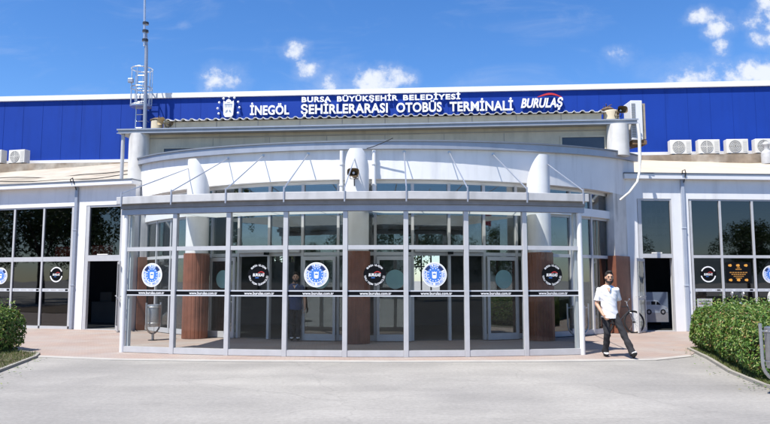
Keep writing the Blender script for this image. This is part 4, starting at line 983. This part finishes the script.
# white scooter behind the right hedge
def scooter(loc, rz):
    T = thing('scooter', 'white motor scooter with black seat parked behind the right hedge', 'scooter', (0,0,0))
    MW = mat('white_gloss_paint', (.75, .75, .74), .2, .03, 5)
    for x in (-.62, .62):
        m = MB(); m.tube([(x+.2*math.cos(2*math.pi*k/24), 0, .25+.2*math.sin(2*math.pi*k/24)) for k in range(25)], .055, 10, caps=False); wh = obj('wheel', m, M_RUBBER, T, smooth=True)
        m = MB(); m.lathe([(.15, -.04), (.15, .04)], (x, 0, .25), 18, axis='y'); obj('rim', m, M_ALU, wh)
    def loft(secs, name, mt):     # secs: x, half width, z0, z1
        m = MB(); n = 14
        for (x, hw_, z0, z1) in secs:
            for k in range(n):
                a = 2*math.pi*k/n; c_ = math.copysign(abs(math.cos(a))**.7, math.cos(a)); s2 = math.copysign(abs(math.sin(a))**.7, math.sin(a))
                m.v.append((x, hw_*c_, (z0+z1)/2+(z1-z0)/2*s2))
        for i in range(len(secs)-1):
            for k in range(n): k2 = (k+1) % n; m.f.append((i*n+k, i*n+k2, (i+1)*n+k2, (i+1)*n+k)); m.mi.append(0)
        m.f.append(tuple(range(n))); m.mi.append(0); m.f.append(tuple(range((len(secs)-1)*n, len(secs)*n))); m.mi.append(0)
        return obj(name, m, mt, T, smooth=True)
    loft([(-.12,.14,.3,.45),(.0,.18,.32,.72),(.35,.2,.36,.78),(.7,.16,.45,.84),(.9,.08,.62,.82)], 'body', MW)
    loft([(-.14,.12,.28,.36),(.02,.14,.26,.34),(-.4,.13,.27,.36)], 'footboard', M_DKMETAL)
    loft([(-.62,.05,.5,.62),(-.52,.17,.4,.9),(-.42,.2,.36,.98),(-.34,.16,.4,.98),(-.3,.05,.5,.8)], 'leg_shield', MW)
    loft([(-.05,.08,.76,.82),(.05,.13,.74,.86),(.4,.14,.77,.87),(.7,.12,.82,.92)], 'seat', M_RUBBER)
    loft([(-.85,.04,.4,.46),(-.75,.08,.38,.5),(-.55,.08,.4,.52),(-.45,.04,.4,.48)], 'front_mudguard', MW)
    loft([(.62,.13,.95,1.2),(.68,.19,.93,1.27),(.95,.19,.94,1.27),(1.0,.13,.97,1.2)], 'top_box', MW)
    m = MB(); m.tube([(-.38, .32, 1.04), (-.42, .12, 1.02), (-.44, 0, .98), (-.42, -.12, 1.02), (-.38, -.32, 1.04)], .016, 8); m.tube([(-.44, 0, 1.0), (-.6, 0, .3)], .03, 8); obj('handlebar', m, M_DKMETAL, T, smooth=True)
    for y in (-.24, .24):
        m = MB(); m.tube([(-.42, y*.8, 1.02), (-.40, y, 1.16)], .007, 6); m.lathe([(.0, -.02), (.05, -.015), (.06, 0), (.0, .01)], (-.40, y, 1.2), 12, axis='x'); obj('mirror', m, M_ALU, T, smooth=True)
    m = MB(); m.quad((-.5,-.2,.98),(-.5,.2,.98),(-.36,.17,1.28),(-.36,-.17,1.28)); m.quad((-.494,-.2,.98),(-.354,-.17,1.28),(-.354,.17,1.28),(-.494,.2,.98)); obj('windscreen', m, M_GL_V, T, recalc=False)
    m = MB(); m.lathe([(.0, -.03), (.06, -.02), (.07, 0), (.06, .03)], (-.53, 0, .88), 14, axis='x'); obj('headlight', m, M_ALU, T, smooth=True)
    T.location = loc; T.rotation_euler = (0, 0, rz); return T
scooter((10.35, 19.4, .012), R_(8))

# ================================================================== HEDGES, GRASS
def inside(poly, x, y):
    c = False; n = len(poly); j = n-1
    for i in range(n):
        xi, yi = poly[i]; xj, yj = poly[j]
        if (yi > y) != (yj > y) and x < (xj-xi)*(y-yi)/(yj-yi)+xi: c = not c
        j = i
    return c
def dist_edge(poly, x, y):
    best = 9e9; n = len(poly)
    for i in range(n):
        a = Vector(poly[i]); b = Vector(poly[(i+1) % n]); p = Vector((x, y)); ab = b-a
        t_ = max(0, min(1, (p-a).dot(ab)/ab.length_squared)); best = min(best, (p-a-ab*t_).length)
    return best
from mathutils import noise as mnoise
def leaf(m, p, nrm, size, mi=0):
    d = Vector((random.gauss(0,1), random.gauss(0,1), random.gauss(0,1)))
    n = (nrm*1.1+d*.6).normalized(); t1 = n.cross(Vector((random.gauss(0,1), random.gauss(0,1), random.gauss(0,1)))).normalized(); t2 = n.cross(t1)
    l, w_ = size*random.uniform(.8, 1.3), size*random.uniform(.35, .5); b = len(m.v)
    fold = n*size*.12
    m.v += [tuple(p-t1*l*.5), tuple(p+t2*w_*.5+fold), tuple(p+t1*l*.5), tuple(p-t2*w_*.5+fold)]
    m.f.append((b, b+1, b+2, b+3)); m.mi.append(mi)
def hedge(name, poly, height, label, limit, seed, dens=900, dens_top=520):
    """limit(x,y) -> True where leaves are worth growing"""
    random.seed(seed)
    T = thing(name, label, 'hedge', (*poly[0], 0))
    def hz(x, y):
        return height*(1+.09*mnoise.noise(Vector((x*.9, y*.9, seed)))+.06*mnoise.noise(Vector((x*2.7, y*2.7, seed+5))))
    m = MB(); n = len(poly)
    # side leaves
    for i in range(n):
        a, b = Vector(poly[i]), Vector(poly[(i+1) % n]); L_ = (b-a).length; d = (b-a)/L_; nn = Vector((d.y, -d.x))
        if inside(poly, *(((a+b)/2)+nn*.02)): nn = -nn
        for k in range(int(L_*height*dens)):
            s = random.random()*L_; x, y = a+d*s
            if not limit(x, y): continue
            z = random.random()**.85*hz(x, y)
            fr = z/height
            bulge = .10*math.sin(math.pi*min(1, fr*.9+.12))-.12*max(0, fr-.8)/.2-.12*max(0, .22-fr)/.22+.09*mnoise.noise(Vector((x*2.2, y*2.2, z*2.5+seed)))
            off = bulge-abs(random.gauss(0, .05))+.02
            p = Vector((x+nn.x*off, y+nn.y*off, .05+z))
            leaf(m, p, Vector((nn.x*.9, nn.y*.9, .5)), .075)
    # top leaves
    xs = [p[0] for p in poly]; ys = [p[1] for p in poly]; A = (max(xs)-min(xs))*(max(ys)-min(ys))
    for k in range(int(A*dens_top)):
        x, y = random.uniform(min(xs), max(xs)), random.uniform(min(ys), max(ys))
        if not limit(x, y) or not inside(poly, x, y): continue
        de = dist_edge(poly, x, y)
        z = hz(x, y)-.12*max(0, 1-de/.18)**2-abs(random.gauss(0, .035))+(random.random()**9)*.26
        leaf(m, Vector((x, y, .05+z)), Vector((0, 0, 1)), .07)
    obj('foliage', m, M_LEAF, T, recalc=False)
    # woody, shaded inside
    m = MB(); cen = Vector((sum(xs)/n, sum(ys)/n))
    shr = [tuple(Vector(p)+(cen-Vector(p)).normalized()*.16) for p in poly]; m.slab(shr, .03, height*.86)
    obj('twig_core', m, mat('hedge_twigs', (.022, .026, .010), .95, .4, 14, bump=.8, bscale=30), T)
hedge('hedge', [(7.18,16.0),(6.72,14.0),(6.18,12.1),(5.92,10.9),(5.98,10.15),(7.2,9.75),(20,9.5),(20,17.6),(8.45,17.5)], .90, 'dense trimmed hedge with reddish tips in the bed before the right wing',
      lambda x, y: x < 11.5 and (x < 8.6 or y > 10.2), 3, dens=1500, dens_top=900)
hedge('hedge', [(-8.2,15.5),(-8.35,14.75),(-9.2,14.45),(-20,14.2),(-20,16.1),(-9.0,16.1)], .89, 'green trimmed hedge on the grass bed before the left wing', lambda x, y: x > -12.0, 5, dens=1500, dens_top=900)
random.seed(8); m = MB()
for k in range(26000):
    x, y = random.uniform(-11, -6.0), random.uniform(9.6, 15.9)
    if not inside(bedL, x, y): continue
    h = random.uniform(.03, .08); a = random.uniform(0, 6.28); dx, dy = .006*math.cos(a), .006*math.sin(a); lx, ly = random.gauss(0, .02), random.gauss(0, .02)
    b = len(m.v); m.v += [(x-dx, y-dy, .03), (x+dx, y+dy, .03), (x+lx, y+ly, .035+h)]; m.f.append((b, b+1, b+2)); m.mi.append(0)
for k in range(9000):
    i = random.randrange(5); a, b_ = Vector(bedR[i]), Vector(bedR[i+1]); p = a.lerp(b_, random.random()); d = (b_-a).normalized(); q = p+Vector((-d.y, d.x))*random.uniform(.04, .3)
    if not inside(bedR, q.x, q.y): q = p-Vector((-d.y, d.x))*random.uniform(.04, .3)
    x, y = q; h = random.uniform(.03, .07); an = random.uniform(0, 6.28); dx, dy = .006*math.cos(an), .006*math.sin(an)
    b = len(m.v); m.v += [(x-dx, y-dy, .03), (x+dx, y+dy, .03), (x+random.gauss(0, .02), y+random.gauss(0, .02), .035+h)]; m.f.append((b, b+1, b+2)); m.mi.append(0)
tag(obj('grass', m, M_GRASS, recalc=False), kind='stuff')
m = MB()
for k in range(130):
    i = random.randrange(4) if k % 3 else -1
    if i >= 0: a, b_ = Vector(bedR[i]), Vector(bedR[i+1])
    else: a, b_ = Vector(bedL[4]), Vector(bedL[2])
    p = a.lerp(b_, random.random())+Vector((-1 if i >= 0 else 1, -.4))*abs(random.gauss(0, .22)); leaf(m, Vector((p.x, p.y, .03)), Vector((0, 0, 3)), .05)
tag(obj('fallen_leaves', m, M_LEAF, recalc=False), kind='stuff')

# ================================================================== WALKING MAN
def fuse(parts, voxel, name, mt, parent, smooth_it=2, folds=0.0):
    """one continuous skin grown from overlapping solids"""
    me = bpy.data.meshes.new(name); me.from_pydata(parts.v, [], parts.f); fix_normals(me)
    o = bpy.data.objects.new('tmp', me); COL.objects.link(o)
    r = o.modifiers.new('r', 'REMESH'); r.mode = 'VOXEL'; r.voxel_size = voxel; r.use_smooth_shade = True
    s = o.modifiers.new('s', 'SMOOTH'); s.iterations = smooth_it; s.factor = .5
    dg = bpy.context.evaluated_depsgraph_get(); m2 = bpy.data.meshes.new_from_object(o.evaluated_get(dg))
    bpy.data.objects.remove(o)
    m2.materials.clear(); m2.materials.append(mt); m2.polygons.foreach_set('use_smooth', [True]*len(m2.polygons)); m2.polygons.foreach_set('material_index', [0]*len(m2.polygons))
    if folds:
        ns = [v.normal.copy() for v in m2.vertices]
        for v, n_ in zip(m2.vertices, ns):
            c_ = v.co; q_ = Vector((c_.x*7+c_.z*5, c_.y*7, c_.z*9+c_.x*4)); v.co = c_+n_*folds*(mnoise.noise(q_)+.6*mnoise.noise(q_*2.3))
    m2.name = name; ob = bpy.data.objects.new(name, m2); COL.objects.link(ob); ob.parent = parent; return ob
def ball(mb, c, rx, ry, rz, rot=None, seg=16, rings=10):
    b = len(mb.v); c = Vector(c)
    for i in range(rings+1):
        t_ = math.pi*i/rings
        for k in range(seg):
            a = 2*math.pi*k/seg; v = Vector((rx*math.sin(t_)*math.cos(a), ry*math.sin(t_)*math.sin(a), rz*math.cos(t_)))
            if rot: v = rot @ v
            mb.v.append(tuple(c+v))
    for i in range(rings):
        for k in range(seg):
            k2 = (k+1) % seg; mb.f.append((b+i*seg+k, b+(i+1)*seg+k, b+(i+1)*seg+k2, b+i*seg+k2)); mb.mi.append(0)
def limb(mb, pts, rs):
    for i in range(len(pts)-1):
        a, b = Vector(pts[i]), Vector(pts[i+1]); n = 6
        mb.tube([a.lerp(b, k/n) for k in range(n+1)], [rs[i]+(rs[i+1]-rs[i])*k/n for k in range(n+1)], 14)
    for p, r in zip(pts, rs): ball(mb, p, r, r, r, seg=14, rings=8)
def person(loc, label, walk=True, shirt_col=(.78, .78, .79)):
    T = thing('person', label, 'person', (0,0,0))
    SK = mat('skin', (.50, .29, .19), .5, .08, 20); SH = mat('shirt_cotton', shirt_col, .85, .03, 8, bump=.25, bscale=9); TR = mat('charcoal_cloth', (.019, .019, .022), .9, .12, 12, bump=.3, bscale=9)
    HR = mat('dark_hair', (.014, .010, .008), .6, .3, 30, bump=.5, bscale=80)
    hd = Vector((-.1, -.995, 0)) if walk else Vector((.1, -.995, 0)); lt = Vector((-hd.y, hd.x, 0)); up = Vector((0,0,1))      # heading, his left, up
    RT = Matrix((( lt.x, -hd.x, 0), (lt.y, -hd.y, 0), (0, 0, 1)))       # local x = his left, y = backward
    pel = Vector((-.05, .03, .95)); che = Vector((-.07, .03, 1.30)); nek = Vector((-.06, .02, 1.49)); hea = Vector((-.045, -.01, 1.63))
    shL, shR = che+lt*.178+up*.08, che-lt*.178+up*.08
    elL, wrL = shL+lt*.07-hd*.12-up*.27, shL+lt*.06-hd*.22-up*.50
    elR, wrR = shR-lt*.06+hd*.0-up*.29, shR+lt*.035+hd*.17-up*.515
    hpL, hpR = pel+lt*.08-up*.02, pel-lt*.08-up*.02
    knL, anL = Vector((.16, -.12, .52)), Vector((.29, -.33, .115)); knR, anR = Vector((-.12, -.01, .50)), Vector((-.12, .17, .10))
    if not walk:
        elL, wrL = shL+lt*.08-up*.29, shL+lt*.09-up*.53+hd*.06; elR, wrR = shR-lt*.08-up*.29, shR-lt*.09-up*.53+hd*.06
        knL, anL = hpL-up*.43+hd*.02, hpL-up*.83; knR, anR = hpR-up*.43+hd*.02, hpR-up*.83
    # --- bare body, one surface
    B = MB()
    ball(B, hea+up*.02, .078, .098, .118, RT); ball(B, hea-up*.055+hd*.02, .058, .075, .075, RT); ball(B, hea-up*.1+hd*.06, .03, .03, .028, RT)
    ball(B, hea+hd*.104-up*.012, .014, .024, .022, RT, 10, 6); ball(B, hea+hd*.092+up*.015, .010, .02, .03, RT, 10, 6)
    ball(B, hea+hd*.085+up*.04, .05, .02, .012, RT, 10, 6)
    for s_ in (-1, 1): ball(B, hea+lt*s_*.08-hd*.005, .012, .02, .033, RT, 8, 6)
    ball(B, hea+hd*.088-up*.055, .028, .018, .012, RT, 10, 6)
    limb(B, [nek-up*.06, nek+up*.08], [.062, .055])
    limb(B, [shL, elL, wrL], [.05, .04, .027]); limb(B, [shR, elR, wrR], [.05, .04, .027])
    for (zz, rx, ry) in ((0, .105, .08), (.12, .108, .085), (.25, .13, .095), (.36, .145, .095), (.44, .125, .08)):
        c = pel.lerp(che, zz/.36); ball(B, Vector((c.x, c.y, pel.z+zz)), rx, ry, .12, RT)
    limb(B, [hpL, knL, anL], [.066, .045, .036]); limb(B, [hpR, knR, anR], [.066, .045, .036])
    for an in (anL, anR): limb(B, [an, an-up*.04], [.038, .036])
    def hand(w, d, n_, th, curl):
        """w wrist, d along the palm, n_ palm normal (fingers curl that way), th side of the thumb"""
        d = d.normalized(); th = (th-d*th.dot(d)).normalized(); n_ = d.cross(th).normalized()*(1 if d.cross(th).dot(n_) > 0 else -1)
        Rm = Matrix((th, n_, d)).transposed()
        ball(B, w+d*.05, .040, .016, .052, Rm, 12, 8)
        for k, (o_, ln) in enumerate(((.029, .072), (.010, .080), (-.010, .075), (-.028, .058))):
            b0 = w+d*.088+th*o_; c_ = curl*(1+.12*k)
            d1 = (d*math.cos(c_*.5)+n_*math.sin(c_*.5)); d2 = (d*math.cos(c_*1.1)+n_*math.sin(c_*1.1)); d3 = d*math.cos(c_*1.6)+n_*math.sin(c_*1.6)
            b1 = b0+d1*ln*.45; b2 = b1+d2*ln*.32; b3 = b2+d3*ln*.25
            limb(B, [b0-d*.02, b0, b1, b2, b3], [.0095, .0095, .009, .0085, .0075])
        t0 = w+d*.028+th*.030; t1 = t0+(d*.6+th*.75+n_*.2).normalized()*.04; t2 = t1+(d*.9+th*.25+n_*.3).normalized()*.032
        limb(B, [t0-th*.015, t0, t1, t2], [.012, .012, .0105, .009])
    hand(wrR, (wrR-elR), lt, hd+up*.5, .9); hand(wrL, (wrL-elL), -lt, hd, .6)
    fuse(B, .0058, 'body', SK, T, 2)
    # --- T-shirt with short sleeves
    S = MB()
    secs = [(.80, .178, .142), (.88, .168, .134), (1.02, .158, .124), (1.15, .172, .126), (1.28, .192, .128), (1.38, .200, .118), (1.445, .14, .095), (1.475, .085, .08)]
    n = 26; b = 0
    for (z, rx, ry) in secs:
        f_ = (z-.95)/(1.30-.95); c = pel.lerp(che, max(-.3, min(1.2, f_)))
        for k in range(n):
            a = 2*math.pi*k/n; rr = 1+.03*math.sin(3*a+z*9)*(1 if z < 1.2 else .3)
            v = RT @ Vector((rx*rr*math.cos(a), ry*rr*math.sin(a), 0)); S.v.append((c.x+v.x, c.y+v.y, z+.015*math.sin(2*a+1)*(z < .85)))
    for i in range(len(secs)-1):
        for k in range(n): k2 = (k+1) % n; S.f.append((i*n+k, i*n+k2, (i+1)*n+k2, (i+1)*n+k)); S.mi.append(0)
    S.f.append(tuple(range(n))[::-1]); S.mi.append(0); S.f.append(tuple(range((len(secs)-1)*n, len(secs)*n))); S.mi.append(0)
    for sh, el in ((shL, elL), (shR, elR)):
        e2 = sh.lerp(el, .78); limb(S, [sh-(sh-che)*.25, sh], [.062, .058]); S.tube([sh.lerp(e2, k/6) for k in range(7)], [.058+.010*k/6 for k in range(7)], 16)
    fuse(S, .009, 'shirt', SH, T, 3, .009)
    # V of skin at the neck + blue lanyard edge
    V = MB(); c = Vector((che.x, che.y, 0))+hd*.096
    pts = [c+lt*.062+up*1.462-hd*.035, c-lt*.062+up*1.462-hd*.035, c+up*1.345+hd*.042]
    tri = [p+hd*.02 for p in pts]; V.v += [tuple(p) for p in tri]+[tuple(p-hd*.05) for p in tri]; V.f += [(0,1,2),(5,4,3),(0,3,4,1),(1,4,5,2),(2,5,3,0)]; V.mi += [0]*5
    obj('neck_opening', V, SK, T)
    V = MB(); V.tube([tri[0]+lt*.006, tri[2].lerp(tri[0], .25)+hd*.006, ], .009, 6); obj('lanyard', V, mat('blue_cord', (.10, .30, .60), .6), T)
    # --- trousers
    P_ = MB()
    for (z, rx, ry) in ((.82, .14, .115), (.88, .15, .115), (.95, .15, .112), (1.0, .145, .108)): ball(P_, Vector((pel.x, pel.y, z)), rx, ry, .07, RT)
    for hp, kn, an in ((hpL, knL, anL), (hpR, knR, anR)):
        limb(P_, [hp-up*.03, kn], [.088, .068]); a2 = an-up*.035; P_.tube([kn.lerp(a2, k/8) for k in range(9)], [.068-.002*k/8+.004*math.sin(k*1.9) for k in range(9)], 16)
    fuse(P_, .010, 'trousers', TR, T, 2, .012)
    # --- shoes
    for an, pitch in ((anL, .32 if walk else 0), (anR, -.05 if walk else 0)):
        d = (hd*math.cos(pitch)+up*math.sin(pitch)); toe = an+hd*.0
        S2 = MB(); Rm = Matrix((lt, d, lt.cross(d))).transposed()
        h0 = Vector((an.x, an.y, an.z-.06))
        ball(S2, h0+d*.0, .042, .055, .042, Rm); ball(S2, h0+d*.09-Rm @ Vector((0,0,.008)), .045, .085, .036, Rm); ball(S2, h0+d*.15-Rm @ Vector((0,0,.014)), .043, .055, .028, Rm)
        sh = fuse(S2, .008, 'shoe', M_RUBBER, T, 1)
        so = MB(); b = 0; k_n = 20
        for zz in (-.048, -.030):
            for k in range(k_n):
                a = 2*math.pi*k/k_n; v = Rm @ Vector((.046*math.cos(a), .075+.135*math.sin(a), zz)); so.v.append(tuple(h0+v))
        for k in range(k_n): k2 = (k+1) % k_n; so.f.append((k, k2, k_n+k2, k_n+k)); so.mi.append(0)
        so.f.append(tuple(range(k_n))[::-1]); so.mi.append(0); so.f.append(tuple(range(k_n, 2*k_n))); so.mi.append(0)
        obj('sole', so, M_PUREWHITE, sh)
    # --- hair, beard, eyes
    H = MB(); ball(H, hea+up*.055-hd*.018, .086, .104, .098, RT); ball(H, hea+up*.125+hd*.035, .06, .065, .035, RT); ball(H, hea-hd*.05+up*.0, .076, .065, .085, RT)
    h_ = fuse(H, .008, 'hair', HR, T, 1)
    cut = []
    Bd = MB(); ball(Bd, hea-up*.082+hd*.055, .056, .050, .045, RT); ball(Bd, hea-up*.105+hd*.07, .038, .034, .035, RT)
    for s_ in (-1, 1): ball(Bd, hea+lt*s_*.062-up*.05+hd*.02, .018, .032, .05, RT, 10, 8)
    ball(Bd, hea+hd*.097-up*.036, .03, .012, .008, RT, 10, 6)
    fuse(Bd, .006, 'beard', HR, T, 1)
    for s_ in (-1, 1):
        e = MB(); ball(e, hea+lt*s_*.031+hd*.088+up*.018, .013, .010, .007, RT, 10, 6); ey = obj('eye', e, M_BLACK, T, smooth=True)
        e = MB(); ball(e, hea+lt*s_*.033+hd*.094+up*.040, .021, .008, .005, RT, 10, 6); obj('eyebrow', e, HR, T, smooth=True)
    e = MB(); ball(e, hea+hd*.106-up*.060, .022, .008, .006, RT, 10, 6); obj('mouth', e, mat('lips', (.33, .13, .10), .5), T, smooth=True)
    T.location = loc; return T
person((4.74, 14.32, .012), 'bearded man in white v-neck T-shirt and dark trousers walking past the entrance')
person((-2.3, 17.95, .03), 'person in dark blue top standing in the dark left doorway behind the glass', False, (.03, .05, .12))

# ================================================================== ACROSS THE FORECOURT (seen in the glass)
def tree(loc, s, label, first=[None]):
    if first[0]:
        o = dup(first[0], loc, random.uniform(0, 6), label); o.scale = (s, s, s*random.uniform(.9, 1.1)); return o
    T = thing0('broadleaf_tree', label, 'tree', 'trees across the forecourt')
    m = MB(); m.tube([(0,0,0), (.05,0,1.2), (.0,.1,2.4), (.1,.1,4.5)], [.22, .17, .14, .06], 10)
    for k in range(7):
        a = k*.9; m.tube([(0,.08,2.0+k*.3), (1.0*math.cos(a), 1.0*math.sin(a), 3.3+k*.35), (1.8*math.cos(a), 1.8*math.sin(a), 4.2+k*.4)], [.08, .05, .02], 6)
    obj('trunk', m, M_BARK, T, smooth=True)
    m = MB(); random.seed(31)
    for c in range(34):
        cc = Vector((random.gauss(0, 1.3), random.gauss(0, 1.3), random.uniform(2.8, 7.2))); r_ = random.uniform(.6, 1.1)
        for k in range(120):
            v = Vector((random.gauss(0,1), random.gauss(0,1), random.gauss(0,1))).normalized()*r_*random.uniform(.6, 1.05); leaf(m, cc+v, v.normalized(), .26)
    obj('crown', m, M_TREELEAF, T, recalc=False)
    T.location = loc; T.scale = (s, s, s); first[0] = T; return T
random.seed(77)
for k in range(14):
    tree((-36+k*5.4+random.uniform(-1, 1), -26-random.uniform(0, 7), 0), random.uniform(.75, 1.1), 'broadleaf tree across the forecourt, seen only in the window reflections')
for x, y, s_ in ((-34, 9, 1.15), (-38, 4, 1.3), (-42, 12, 1.2), (-45, -1, 1.25), (-50, 7, 1.4), (-36, 15, .9), (-56, 1, 1.3), (36, -12, .8), (44, -22, 1.0), (52, -16, .9), (1.5, 49, 1.0), (-7, 52, 1.1)):
    tree((x, y, 0), s_, 'broadleaf tree beyond the hall, glimpsed through the entrance' if y > 40 else 'broadleaf tree across the forecourt, seen only in the window reflections')
m = MB(); n = 60
for i in range(n+1):
    x = -700+1400*i/n; h = 24+14*mnoise.noise(Vector((i*.13, 2, 0)))+9*mnoise.noise(Vector((i*.5, 7, 0)))
    m.v += [(x, -420, -1), (x, -520, h), (x, -640, -1)]
for i in range(n):
    a = 3*i; m.f += [(a, a+3, a+4, a+1), (a+1, a+4, a+5, a+2)]; m.mi += [0, 0]
tag(obj('hills', m, mat('wooded_hill', (.10, .13, .135), .9, .25, .02)), kind='structure')
fp = thing('flagpole', 'flagpole with plain red flag across the forecourt, mirrored in the right windows', 'flagpole', (27.0, -8.0, 0))
m = MB(); m.tube([(27, -8, 0), (27, -8, 7.4)], [.06, .035], 10); obj('pole', m, M_ALU, fp, smooth=True)
m = MB()
for i in range(13):
    x = 27+.04+1.5*i/12; 
    for z in (6.2, 7.3): m.v += [(x, -8+.12*math.sin(i*.9), z-.35*i/12), (x, -8+.12*math.sin(i*.9)+.008, z-.35*i/12)]
for i in range(12):
    a = 4*i; b = a+4
    m.f += [(a, b, b+2, a+2), (a+1, a+3, b+3, b+1)]; m.mi += [0, 0]
obj('flag', m, mat('red_flag_cloth', (.60, .02, .03), .7), fp, recalc=False)
